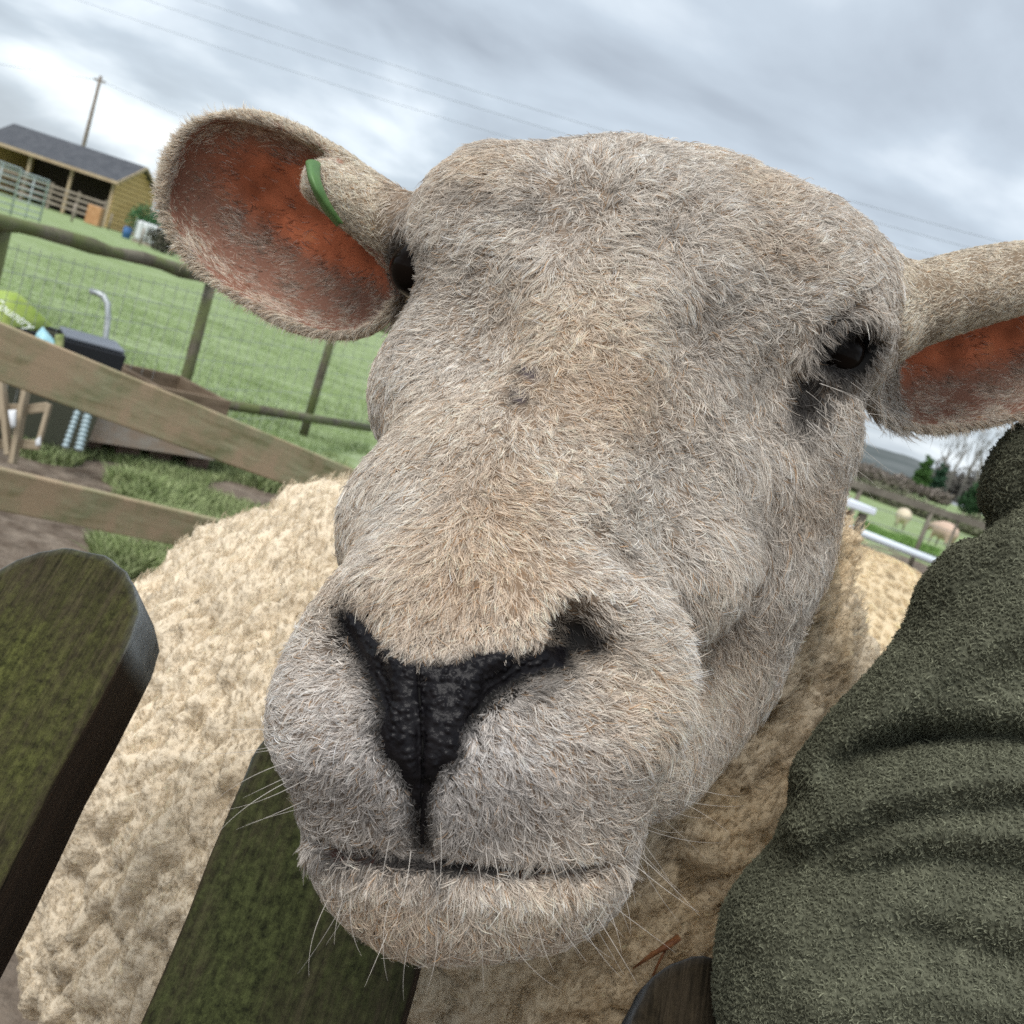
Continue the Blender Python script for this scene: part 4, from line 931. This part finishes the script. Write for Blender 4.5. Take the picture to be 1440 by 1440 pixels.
def leaf_cloud(name, centres, n, size, c1, c2, parent=None, seed=3):
    """centres: (point, (rx, ry, rz)); many leaf sized faces through the volume"""
    g_ = np.random.default_rng(seed); V = []; C = []
    tot = sum(r[0] * r[1] * r[2] for _, r in centres)
    for c_, r in centres:
        k = max(8, int(n * r[0] * r[1] * r[2] / tot)); d = g_.standard_normal((k, 3)); d /= np.linalg.norm(d, axis=1, keepdims=True); rad = g_.random(k) ** .45
        p = c_ + d * rad[:, None] * np.array(r) * (1 + .25 * noise(d * 3, seed)[:, None]); a = nrm(g_.standard_normal((k, 3))) * size; b_ = nrm(np.cross(a, g_.standard_normal((k, 3)))) * size * .6
        V.append(np.stack([p - a, p + b_, p + a, p - b_], 1)); q = g_.random((k, 1)); C.append(np.repeat((np.array(c1) * (1 - q) + np.array(c2) * q)[:, None], 4, 1))
    V = np.concatenate(V).reshape(-1, 3); C = np.concatenate(C).reshape(-1, 3); F = np.arange(len(V)).reshape(-1, 4)
    return link(name, npmesh(name, V, F, mat(name + '_leaf', attr='pigment', rough=.8, spec=.1), smooth=False, cols=C), parent)
c_ = W(205, 300, 46.5); tag(leaf_cloud('laurel_bush', [(np.array((c_[0], c_[1], .95)), (.75, .6, .75)), (np.array((c_[0] + .7, c_[1], .8)), (.6, .5, .75))], 2500, .06, (.04, .10, .04), (.10, .21, .10)), 'green bush growing against the barn gable', 'bush')
c_ = W(238, 325, 40); tag(leaf_cloud('bramble_clump', [(np.array((c_[0], c_[1], .45)), (.9, .6, .5)), (np.array((c_[0] + 1.2, c_[1] + .5, .5)), (1.0, .6, .6))], 2600, .07, (.045, .045, .035), (.14, .13, .10)), 'dark scrubby bramble clump right of the water tank', 'bush')

# utility pole and overhead lines
pt = W(142, 107, 75); pb = np.array((pt[0], pt[1], 0)); e = empty('utility_pole', tuple(pb)); tag(e, 'tall wooden utility pole rising behind the barn roof', 'pole')
m_pole = mat('creosote_pole', (.16, .13, .11), .9, scale=4, color2=(.24, .21, .18)); MB().tube([pb, pt], [.17, .12], 10).build('pole', m_pole, e, smooth=True)
MB().beam(pt + (-.45, 0, -.35), pt + (.45, 0, -.35), .1, .12).build('crossarm', m_pole, e)
m_wire = mat('cable', (.14, .15, .16), .7)
def cable(p, q, sag, r, lab):
    pts = [p + (q - p) * s - np.array((0, 0, sag * 4 * s * (1 - s))) for s in np.linspace(0, 1, 24)]; tag(MB().tube(pts, r, 5, cap=False).build('overhead_cable', m_wire, None, smooth=True), lab, 'cable', 'overhead cables crossing the sky')
cable(pt + (.4, 0, -.25), W(-900, -140, 95), 1.5, .013, 'thin cable running left from the pole top'); cable(pt + (-.4, 0, -.25), W(700, 280, 130), 2.0, .011, 'thin cable running right from the pole top')
for (y0, y1, lab) in ((0, 296, 'upper overhead cable of the three passing above the sheep'), (24, 316, 'middle overhead cable of the three passing above the sheep'), (56, 338, 'lowest overhead cable of the three passing above the sheep')):
    p, q = W(330, y0 - 16, 95), W(1440, y1 + 10, 75); cable(p - (q - p) * .6, q + (q - p) * .6, 2.6, .015, lab)

# wooden trough
wt = woodmat('trough_timber', (.12, .085, .055), (.25, .19, .13), scale=4, grain=(1, 9, 9), bump=.002); wt2 = woodmat('trough_face', (.32, .285, .24), (.46, .42, .37), (.36, .27, .20), scale=4, grain=(1, 6, 6), c3s=4)
P0 = W(116, 630, 4.0); P1 = W(300, 646, 4.42); ln_ = P1 - P0; ln_[2] = 0; lu = nrm(ln_); dpt = np.array((-lu[1], lu[0], 0)); dpt = dpt if dpt[1] > 0 else -dpt; z0 = .075; Lt = float(np.linalg.norm(ln_)); O = np.array((P0[0], P0[1], z0)); HT = .27; DT = .42
tr = empty('wooden_trough', tuple(O * (1, 1, 0))); tag(tr, 'open wooden trough with a divider standing in the grass behind the board fence', 'trough')
ul = np.array((0, 0, 1.0))
for k in range(2):
    oriented_beam('side_board', O + ul * (HT * (k + .5) / 2) + ul * (.002 * k), O + lu * Lt + ul * (HT * (k + .5) / 2), .022, HT / 2 - .004, wt2 if k == 0 else wt, tr, up=ul, bevel=.002)
    oriented_beam('side_board', O + dpt * DT + ul * (HT * (k + .5) / 2), O + dpt * DT + lu * Lt + ul * (HT * (k + .5) / 2), .022, HT / 2 - .004, wt, tr, up=ul, bevel=.002)
for s_ in (.0, .42, 1.0):
    p = O + lu * (.015 + s_ * (Lt - .03)) + ul * (HT / 2 + .004); oriented_beam('divider' if s_ == .42 else 'end_board', p + dpt * .012, p + dpt * (DT - .012), .022, HT - .012, wt, tr, up=ul, bevel=.002)
oriented_beam('base_board', O + dpt * DT / 2 + ul * .012, O + dpt * DT / 2 + lu * Lt + ul * .012, DT - .03, .02, wt, tr, up=ul, bevel=0)
m_br = mat('old_brick', (.10, .06, .045), .9, scale=20, color2=(.20, .14, .11), bump=.004, bscale=60)
for i, (s_, t_, lab) in enumerate(((.08, .03, 'dark brick under the left end of the trough'), (.36, .02, 'dark brick left of the middle under the trough'), (.62, .03, 'dark brick right of the middle under the trough'), (.93, .02, 'dark brick under the right end of the trough'), (.25, .34, 'dark brick under the back of the trough on the left'), (.8, .34, 'dark brick under the back of the trough on the right'))):
    p = O + lu * (s_ * Lt) + dpt * t_; tag(MB().box((p[0] - .05, p[1] - .01, 0), lu * .1, dpt * .075, (0, 0, .074)).build('brick', m_br, None, bevel=.006), lab, 'brick', 'bricks propping the trough')

# tub, bag, bits
tb = W(88, 500, 3.72); tub = empty('plastic_tub', (tb[0], tb[1], 0)); tag(tub, 'black plastic storage tub with a grey lid behind the board fence', 'tub')
m_tub = mat('black_plastic', (.018, .020, .024), .45, spec=.3); m_rim = mat('grey_plastic_rim', (.17, .19, .22), .5); m_ol = mat('olive_plastic', (.085, .088, .062), .6)
tx = nrm(W(157, 492, 3.9)* (1, 1, 0) - W(20, 452, 3.72) * (1, 1, 0)); ty = np.array((-tx[1], tx[0], 0)); ty = ty if ty[1] > 0 else -ty
TW, TD, TH, TZ = .375, .26, .42, .12
to = W(18, 470, 3.70); ztop = .95 - .578 ; to = np.array((to[0], to[1], 0))
def ring(z, g, inset=0): return [to + tx * (inset - g) + ty * (inset - g) + ul * z, to + tx * (TW + g - inset) + ty * (inset - g) + ul * z, to + tx * (TW + g - inset) + ty * (TD + g - inset) + ul * z, to + tx * (inset - g) + ty * (TD + g - inset) + ul * z]
zt = .44
V = ring(.03, -.035) + ring(zt, 0) + ring(zt, 0, .012) + ring(.06, -.035, .012)
qf = lambda a, b: [(a + i, a + (i + 1) % 4, b + (i + 1) % 4, b + i) for i in range(4)]
MB().add(V, [(3, 2, 1, 0)] + qf(0, 4) + qf(4, 8) + qf(8, 12) + [(12, 13, 14, 15)]).build('body', m_ol, tub, bevel=.012)
V = ring(zt - .07, .010) + ring(zt + .008, .016) + ring(zt + .008, 0, .014) + ring(zt - .03, .001)
MB().add(V, qf(0, 4) + qf(4, 8) + qf(8, 12) + qf(12, 0)).build('rim', m_tub, tub, bevel=.004)
V = [to + tx * .17 + ty * .005 + ul * (zt + .012), to + tx * (TW + .01) + ty * .005 + ul * (zt + .012), to + tx * (TW + .01) + ty * (TD) + ul * (zt + .012), to + tx * .17 + ty * TD + ul * (zt + .012)]
MB().add(V + [x + ul * .012 for x in V], [(3, 2, 1, 0), (4, 5, 6, 7)] + qf(0, 4)).build('lid', m_rim, tub, bevel=.004)
# crumpled bags
def crumple(name, corners, d, th, m, label, cat, amp=.02, n=22, seed=0, extra=None):
    """corners: 4 pixel corners of a soft sheet-bag with thickness"""
    c = [W(x, y, dd) for (x, y), dd in zip(corners, d)]; s_, t_ = np.meshgrid(np.linspace(0, 1, n), np.linspace(0, 1, n)); s_ = s_.ravel(); t_ = t_.ravel()
    P = np.outer((1 - s_) * (1 - t_), c[0]) + np.outer(s_ * (1 - t_), c[1]) + np.outer(s_ * t_, c[2]) + np.outer((1 - s_) * t_, c[3])
    nv = nrm(np.cross(c[1] - c[0], c[3] - c[0])); nv = nv if nv @ FW < 0 else -nv
    puff = (np.sin(np.pi * s_) * np.sin(np.pi * t_)) ** .45 * th; wr = amp * fbm(P * 14, 3, seed) + amp * .6 * (1 - np.abs(fbm(P * 30, 2, seed + 5)) * 3) * .4
    A_ = P + nv * (puff + wr * np.minimum(1, puff / th * 1.6))[:, None]; B_ = P - nv * puff[:, None]
    i = np.arange(n * n).reshape(n, n); q = np.stack([i[:-1, :-1], i[:-1, 1:], i[1:, 1:], i[1:, :-1]], -1).reshape(-1, 4)
    o = link(name, npmesh(name, np.vstack([A_, B_]), np.vstack([q, q[:, ::-1] + n * n]), m)); return tag(o, label, cat), nv, c
m_bag = mat('lime_bag', (.27, .38, .07), .4, scale=9, color2=(.38, .46, .12)); 
bag, nv, cc_ = crumple('feed_bag', [(-40, 408), (26, 412), (74, 458), (-20, 478)], [3.7, 3.75, 3.82, 3.6], .045, m_bag, 'lime green printed feed bag lying on the black tub', 'bag', amp=.012, seed=4)
fc_ = bpy.data.curves.new('bag_lettering', 'FONT'); fc_.body = 'Country'; fc_.size = .052; fc_.extrude = .0008; fc_.shear = .2; fc_.align_x = 'CENTER'; fo = bpy.data.objects.new('lettering', fc_); fc_.materials.append(mat('white_ink', (.75, .8, .72), .5)); col.objects.link(fo)
xa = nrm(W(34, 452, 3.7) - W(0, 428, 3.7)); ya = nrm(np.cross(nv, xa)); za = np.cross(xa, ya); fpo = W(12, 444, 3.64)
fm = bpy.data.meshes.new_from_object(fo); bpy.data.objects.remove(fo); fo = bpy.data.objects.new('lettering', fm); col.objects.link(fo); fo.parent = bag; fo.matrix_world = Matrix(((xa[0], ya[0], za[0], fpo[0]), (xa[1], ya[1], za[1], fpo[1]), (xa[2], ya[2], za[2], fpo[2]), (0, 0, 0, 1)))
crumple('plastic_bag', [(44, 492), (60, 459), (76, 478), (78, 498)], [3.6, 3.62, 3.62, 3.6], .03, mat('turquoise_film', (.28, .58, .66), .35, scale=12, color2=(.48, .72, .78)), 'crumpled turquoise plastic bag stuffed in the tub', 'bag', amp=.02, seed=9)
crumple('plant_sprig', [(76, 500), (78, 470), (90, 470), (88, 500)], [3.64] * 4, .015, mat('sprig_green', (.13, .19, .05), .6, scale=30, color2=(.32, .33, .14)), 'small yellowish green sprig beside the turquoise bag', 'plant', amp=.03, seed=12)
# bent galvanised pipe
pp = [W(127, 409, 3.45), W(137, 412, 3.45), W(146, 417, 3.45), W(151, 427, 3.45), W(152, 445, 3.45), W(147, 490, 3.45), W(140, 530, 3.45)]; pp = [CAM + (p - CAM) * 4.62 / 3.45 for p in pp]; pp.append(np.array((pp[-1][0], pp[-1][1], .0)))
tag(MB().tube(pp, .0135, 12).build('bent_pipe', mat('dull_galvanised', (.36, .40, .41), .5, metal=.4, scale=30, color2=(.48, .51, .52)), None, smooth=True), 'bent grey metal pipe standing upright by the trough', 'pipe')
# ribbed hoses
def ribbed(a, b_, d, r, lab):
    p, q = W(*a, d), W(*b_, d - .05); n = 34; pts = [p + (q - p) * s for s in np.linspace(0, 1, n)]; tag(MB().tube(pts, [r * (1 if i % 3 else .62) for i in range(n)], 12).build('ribbed_hose', mat('zinc_hose', (.40, .50, .53), .4, metal=.3), None, smooth=False), lab, 'hose', 'ribbed hoses leaning on the trough')
ribbed((116, 560), (91, 630), 3.72, .0125, 'ribbed silver hose leaning left of its pair'); ribbed((128, 566), (110, 634), 3.70, .0155, 'thicker ribbed silver hose with a bright end on the right of its pair')
# wooden pallet bits on the left
pl = W(28, 600, 3.2); pe = empty('broken_pallet', (pl[0], pl[1], 0)); tag(pe, 'broken weathered wooden pallet standing at the left edge under the rail', 'pallet')
pw = woodmat('pallet_wood', (.24, .19, .13), (.42, .35, .25), scale=5, grain=(1, 8, 8))
for (a, b_, w_, h_) in (((38, 540), (18, 652), .016, .034), ((2, 530), (12, 640), .016, .030), ((70, 568), (53, 628), .014, .018), ((-20, 560), (-30, 650), .016, .03), ((-10, 628), (6, 560), .012, .02)):
    oriented_beam('upright', W(*b_, 3.2), W(*a, 3.2), w_, h_, pw, pe, up=FW, bevel=.002)
for (a, b_, h_) in (((-30, 575), (32, 574), .028), ((36, 576), (68, 572), .03), ((26, 624), (56, 626), .03), ((-30, 618), (20, 628), .026)):
    oriented_beam('crossbar', W(*a, 3.23), W(*b_, 3.23), .014, h_, pw, pe, up=(0, 0, 1), bevel=.002)
crumple('paper_scrap', [(11, 577), (23, 576), (22, 600), (16, 603)], [3.16] * 4, .008, mat('white_paper', (.62, .64, .66), .6), 'white torn scrap hanging in the broken pallet', 'scrap', amp=.004, seed=2)
crumple('paper_scrap', [(50, 619), (57, 613), (57, 626), (50, 628)], [3.16] * 4, .006, mat('white_paper_small', (.62, .64, .66), .6), 'small white scrap low on the broken pallet', 'scrap', amp=.003, seed=6)

# grass and mud clods near the fence
def grass_patch(name, poly, n, hmin, hmax, seed, mk_=None, c1=(.11, .155, .05), c2=(.34, .39, .20)):
    g_ = np.random.default_rng(seed); P = []
    xs = [q[0] for q in poly]; ys = [q[1] for q in poly]
    while len(P) < n:
        x = g_.uniform(min(xs), max(xs), 20000); y = g_.uniform(min(ys), max(ys), 20000); ins = polydist(x, y, np.array(poly, float)) < 0; x, y = x[ins], y[ins]
        dn = FW[None] + RT * ((x - 720) / 1440)[:, None] - UP * ((y - 720) / 1440)[:, None]; p = CAM + dn * (-CAM[2] / dn[:, 2])[:, None]
        if mk_ is not None: p = p[mk_(p)]
        P += list(p)
    P = np.array(P[:n]); a = g_.uniform(0, 6.28, n); h = g_.uniform(hmin, hmax, n) * (1 + .5 * noise(P * 3, 2)); lean = g_.standard_normal((n, 2)) * .45
    wv_ = np.column_stack([np.cos(a), np.sin(a), np.zeros(n)]) * (.0028 * h / .05)[:, None]; tip = P + np.column_stack([lean * h[:, None], h]); mid = P + np.column_stack([lean * h[:, None] * .3, h * .55])
    V = np.stack([P - wv_, P + wv_, mid + wv_ * .8, mid - wv_ * .8, tip], 1); V[:, :2, 2] -= .004
    i = np.arange(n)[:, None] * 5; T = np.concatenate([i + [[0, 1, 2]], i + [[0, 2, 3]], i + [[3, 2, 4]]]); q = g_.random((n, 1)) ** 1.2; C = np.array(c1) * (1 - q) + np.array(c2) * q; C = C * (1 + .45 * fbm(P * np.array((1.0, 4.2, 0)), 3, 8)[:, None])
    o = link(name, npmesh(name, V.reshape(-1, 3), T, mat(name + '_blade', attr='pigment', rough=.7, spec=.2), smooth=False, cols=np.repeat(np.clip(C, .01, .8), 5, 0))); return tag(o, kind='stuff')
mk2 = lambda p: fbm(p * np.array((2.6, 2.6, 0)) + 3, 3, 77) > -.26
grass_patch('grass', [(-60, 600), (120, 610), (330, 640), (470, 640), (520, 700), (440, 760), (250, 850), (150, 830), (110, 735), (-60, 700)], 52000, .02, .06, 5, mk2)
grass_patch('field_grass', [(-60, 330), (260, 400), (520, 480), (520, 640), (330, 640), (-60, 560)], 60000, .02, .045, 8, None, (.165, .235, .07), (.39, .47, .28))
# ================================================================== RIGHT SIDE
sh2 = [Ell(W(1120, 960, 1.72), [(math.cos(.5), math.sin(.5), 0), (-math.sin(.5), math.cos(.5), 0), (0, 0, 1)], (.52, .26, .245))]
c2 = sh2[0].c; ax = sh2[0].M[0]; 
top2 = c2 - ax * .42
sh2 += [Cone(c2 - ax * .38 + (0, 0, .06), .13, c2 - ax * .62 + (0, 0, .16), .085), Cone(c2 - ax * .62 + (0, 0, .17), .075, c2 - ax * .80 + (0, 0, .06), .045)]
for s_ in (-.3, .34):
    for t_ in (-.12, .12):
        q = c2 + ax * s_ + sh2[0].M[1] * t_; sh2.append(Cone((q[0], q[1], c2[2] - .15), .06, (q[0], q[1], .02), .024))
def s2(P):
    d = sh2[0](P)
    for q in sh2[1:]: d = smin(d, q(P), .05)
    return d + .010 * fbm(P * 10, 3, 9)
QP, QF = polygonise(s2, c2 - (.95, .85, c2[2]), c2 + (.85, .85, .45), .011)
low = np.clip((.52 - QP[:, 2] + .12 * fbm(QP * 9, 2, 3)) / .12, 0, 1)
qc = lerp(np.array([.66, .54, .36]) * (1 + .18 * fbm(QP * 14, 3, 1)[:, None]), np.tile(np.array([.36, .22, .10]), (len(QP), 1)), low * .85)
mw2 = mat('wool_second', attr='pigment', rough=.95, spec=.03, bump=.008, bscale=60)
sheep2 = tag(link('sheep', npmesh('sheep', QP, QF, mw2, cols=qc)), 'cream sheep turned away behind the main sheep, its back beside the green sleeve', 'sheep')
QN = vnormals(QP, QF); qx_, qy_, qz_ = proj(QP); vis = (qx_ > 1050) & (qx_ < 1450) & (qy_ > 650) & (qy_ < 1150) & ((QN * nrm(CAM - QP)).sum(1) > -.3)
nq = 26000; T3, Bc = scatter(QP, QF, nq, vis * 1.0); P = bary(QP, T3, Bc); N = nrm(bary(QN, T3, Bc)); c_ = bary(qc, T3, Bc)
tag(curls('wool_coat', P, N, nq, c_ * 1.15, np.full(nq, .009), .00035, .002, 1.0, 2600, sheep2, WMAT, lean=-.4 * ul), kind='stuff')

# distant sheep
def far_sheep(px, py, D, s, c, lab, yaw=1.3):
    g_ = W(px, py, D); o = np.array((g_[0], g_[1], 0)); cy, sy = math.cos(yaw), math.sin(yaw); X = np.array((cy, sy, 0)); Y = np.array((-sy, cy, 0)); b0 = o + ul * .55 * s
    pr = [Ell(b0, [X, Y, ul], (.48 * s, .25 * s, .26 * s)), Cone(b0 + X * .4 * s + ul * .05 * s, .13 * s, b0 + X * .58 * s + ul * .02 * s, .09 * s), Cone(b0 + X * .58 * s, .09 * s, b0 + X * .72 * s - ul * .14 * s, .05 * s)]
    for a in (-.3, .3):
        for b_ in (-.12, .12): pr.append(Cone(b0 + X * a * s + Y * b_ * s - ul * .15 * s, .055 * s, o + X * a * s + Y * b_ * s + ul * .03, .03 * s))
    def f(P):
        d = pr[0](P)
        for q in pr[1:]: d = smin(d, q(P), .05 * s)
        return d
    V, F = polygonise(f, o - (.95 * s, .95 * s, 0), o + (.95 * s, .95 * s, 1.0 * s), .035); cc = np.array(c) * (1 + .2 * fbm(V * 8, 2, 2)[:, None]); leg = V[:, 2] < .26 * s; cc[leg] *= .35
    tag(link('sheep', npmesh('sheep', V, F, mat('far_wool', attr='pigment', rough=.95), cols=cc)), lab, 'sheep', 'sheep grazing beyond the right fence')
far_sheep(1263, 745, 17.5, .54, (.62, .54, .40), 'small cream sheep grazing in the field behind the far fence'); far_sheep(1322, 766, 16.5, .58, (.50, .37, .29), 'pinkish sheep close to the green sleeve behind the far fence', 1.9)

# far fence right
m_fr = mat('dark_rail', (.13, .115, .09), .85, scale=3, color2=(.21, .19, .15))
fp = W(1300, 705, 11.4); ff = empty('far_fence', (fp[0], fp[1], 0)); tag(ff, 'dark rail fence with thin posts across the field on the right', 'fence')
a, b_ = W(1150, 664, 10.7), W(1480, 771, 12.3); oriented_beam('rail', a, b_, .05, .075, m_fr, ff)
for x in (1300, 1338, 1205, 1450): 
    s_ = (x - 1150) / 330; p = a + (b_ - a) * s_; MB().tube([(p[0], p[1], -.05), (p[0], p[1], p[2] + .03)], .026 if x != 1338 else .016, 8).build('post', m_fr, ff, smooth=True)
wr = MB()
for z in (.2, .36, .52): wr.tube([(a[0], a[1], z), (b_[0], b_[1], z)], .004, 4, cap=False)
tag(wr.build('fence_wire', gw, ff), kind='stuff')
a, b_ = W(1190, 741, 10.6), W(1400, 823, 11.2)
tag(MB().tube([a, (a + b_) / 2, b_], .042, 12).build('plastic_pipe', mat('white_pvc', (.62, .68, .74), .4), None, smooth=True), 'long white plastic pipe lying along the foot of the far fence', 'pipe')
# feeder with white top
fd0 = W(1150, 692, 7.9); fd1 = W(1232, 722, 8.0); fe = empty('hay_feeder', tuple(fd0 * (1, 1, 0))); tag(fe, 'small wooden feeder with a white roof sheet beside the sheep cheek', 'feeder')
dv = fd1 - fd0; dv[2] = 0; du = nrm(dv); dn = np.array((-du[1], du[0], 0)); Lf = float(np.linalg.norm(dv)); zt2 = (fd0[2] + fd1[2]) / 2
MB().box(np.array((fd0[0], fd0[1], zt2 - .03)), dv, dn * .5, (0, 0, .055)).build('roof_sheet', mat('white_sheet', (.68, .73, .80), .45), fe, bevel=.01)
m_fb = mat('feeder_brown', (.12, .065, .045), .85, scale=6, color2=(.19, .12, .085))
MB().box(np.array((fd0[0], fd0[1], .18)) + du * .04 + dn * .06, du * (Lf - .2), dn * .35, (0, 0, zt2 - .23)).build('hay_box', m_fb, fe, bevel=.01)
for s_ in (.04, Lf - .1):
    for t_ in (.03, .42): p = np.array((fd0[0], fd0[1], 0)) + du * s_ + dn * t_; MB().box(p, du * .06, dn * .05, (0, 0, zt2 - .04)).build('leg', m_fr, fe, bevel=.004)

# hedges, conifers, bare trees, house
def hedge(name, x0, x1, y0, D, h, n, c1, c2, lab, size, seed):
    cs = []
    for s_ in np.linspace(0, 1, 26):
        x = x0 + (x1 - x0) * s_; p = W(x, y0 + (x - x0) * .3346, D); cs.append((np.array((p[0], p[1] + math.sin(s_ * 9) * 2, h * .45)), (abs(x1 - x0) / 1440 * D / 22, 1.6, h * (.5 + .16 * math.sin(s_ * 23 + seed)))))
    return tag(leaf_cloud(name, cs, n, size, c1, c2, seed=seed), lab, 'hedge')
hedge('bare_hedge', 1100, 1330, 625, 60, .85, 15000, (.12, .10, .085), (.25, .22, .19), 'brown leafless hedge across the far side of the right field', .10, 3)
hedge('scrub_hedge', 1120, 1500, 640, 30, .50, 16000, (.09, .095, .055), (.20, .20, .14), 'low grey green scrub line behind the grazing sheep', .06, 6)
hedge('woodland_edge', 1310, 1500, 695, 95, 3.4, 14000, (.09, .085, .075), (.19, .18, .16), 'grey brown woodland edge under the bare trees', .16, 8)
m_bk = mat('grey_bark', (.13, .12, .10), .9)
def conifer(px, pyb, pyt, D, lab, c1, c2, seed, wd_=.16):
    b0 = W(px, pyb, D); t0 = W(px + (pyb - pyt) * .33, pyt, D); H = t0[2]; o = np.array((b0[0], b0[1], 0)); e = empty('conifer', tuple(o)); tag(e, lab, 'conifer')
    MB().tube([o, o + ul * H * .95], [.18, .03], 8).build('trunk', m_bk, e, smooth=True)
    cs = [(o + np.array((.15 * math.sin(k * 2.1), .15 * math.cos(k * 1.7), H * (.10 + .86 * k / 11))), (H * wd_ * (1 - .75 * (k / 11) ** 1.6), H * wd_ * (1 - .75 * (k / 11) ** 1.6), H * .07)) for k in range(12)]
    leaf_cloud('crown', cs, 6500, .09, c1, c2, e, seed)
conifer(1287, 697, 640, 78, 'bright green narrow conifer beyond the right fence', (.03, .075, .02), (.085, .16, .05), 5, .27)
conifer(1308, 707, 652, 80, 'darker conifer just right of the bright green one', (.02, .05, .028), (.05, .10, .06), 6, .25)
c_ = W(1372, 718, 60); tag(leaf_cloud('holly_bush', [(np.array((c_[0], c_[1], 1.1)), (.8, .8, 1.1)), (np.array((c_[0] - .5, c_[1], .6)), (.7, .6, .7)), (np.array((c_[0] + .4, c_[1], 2.2)), (.45, .5, .8))], 3500, .09, (.018, .045, .02), (.05, .10, .045)), 'dark evergreen bush right beside the green sleeve edge', 'bush')
def bare_tree(px, pyb, D, H, lab, seed):
    g_ = np.random.default_rng(seed); b0 = W(px, pyb, D); o = np.array((b0[0], b0[1], 0)); e = empty('bare_tree', tuple(o)); tag(e, lab, 'tree', 'leafless trees beyond the right field')
    MB().tube([o, o + np.array((g_.normal() * .1, 0, H * .35)), o + np.array((g_.normal() * .25, 0, H * .62))], [.14, .10, .06], 7).build('trunk', m_bk, e, smooth=True); tw = MB()
    def grow(p, d, l, r, k):
        q = p + d * l; mid = (p + q) / 2 + g_.standard_normal(3) * l * .05; tw.tube([p, mid, q], [r, r * .8, r * .6], 4, cap=False)
        if k == 0: return
        for _ in range(3 if k > 1 else 4): grow(q, nrm(d + g_.standard_normal(3) * .26 + ul * .25), l * g_.uniform(.55, .8), r * .6, k - 1)
    for _ in range(7):
        h0 = g_.uniform(.3, .62); grow(o + ul * H * h0, nrm(g_.standard_normal(3) * .25 + ul), H * .17, .035, 2)
    tw.build('crown', m_bk, e)
for i, (x, y, D, H, lab) in enumerate(((1322, 712, 88, 7.6, 'leafless tree just right of the two conifers'), (1340, 718, 92, 8.4, 'tallest leafless tree in the middle of its row'), (1356, 722, 86, 7.0, 'leafless tree left of the dark evergreen bush'), (1374, 730, 90, 8.2, 'leafless tree standing over the dark evergreen bush'), (1396, 738, 94, 8.6, 'rightmost leafless tree, half behind the sleeve'), (1306, 706, 100, 7.4, 'leafless tree rising behind the conifers'))):
    bare_tree(x, y, D, H, lab, 20 + i)
hp = W(1352, 715, 125); ho = np.array((hp[0], hp[1], 0)); he = empty('far_house', tuple(ho)); tag(he, 'tiny pale house glimpsed among the bare trees', 'house')
MB().box(ho + (-1.3, 0, 0), (2.8, 0, 0), (0, 2.5, 0), (0, 0, 2.0)).build('wall', mat('pale_render', (.55, .57, .60), .8), he)
MB().add([ho + (-1.5, -.2, 2.0), ho + (1.7, -.2, 2.0), ho + (1.7, 2.7, 2.0), ho + (-1.5, 2.7, 2.0), ho + (-1.5, 1.25, 3.0), ho + (1.7, 1.25, 3.0)], [(0, 1, 5, 4), (2, 3, 4, 5), (0, 4, 3), (1, 2, 5), (3, 2, 1, 0)]).build('roof', mat('far_roof', (.16, .17, .19), .8), he)
MB().box(ho + (-.6, -.04, .7), (.7, 0, 0), (0, .03, 0), (0, 0, .7)).build('window', mat('far_glass', (.05, .06, .07), .2), he)
grass_patch('paddock_grass', [(1205, 735), (1320, 775), (1320, 790), (1205, 752)], 9000, .03, .09, 15, None, (.08, .17, .03), (.20, .32, .10))
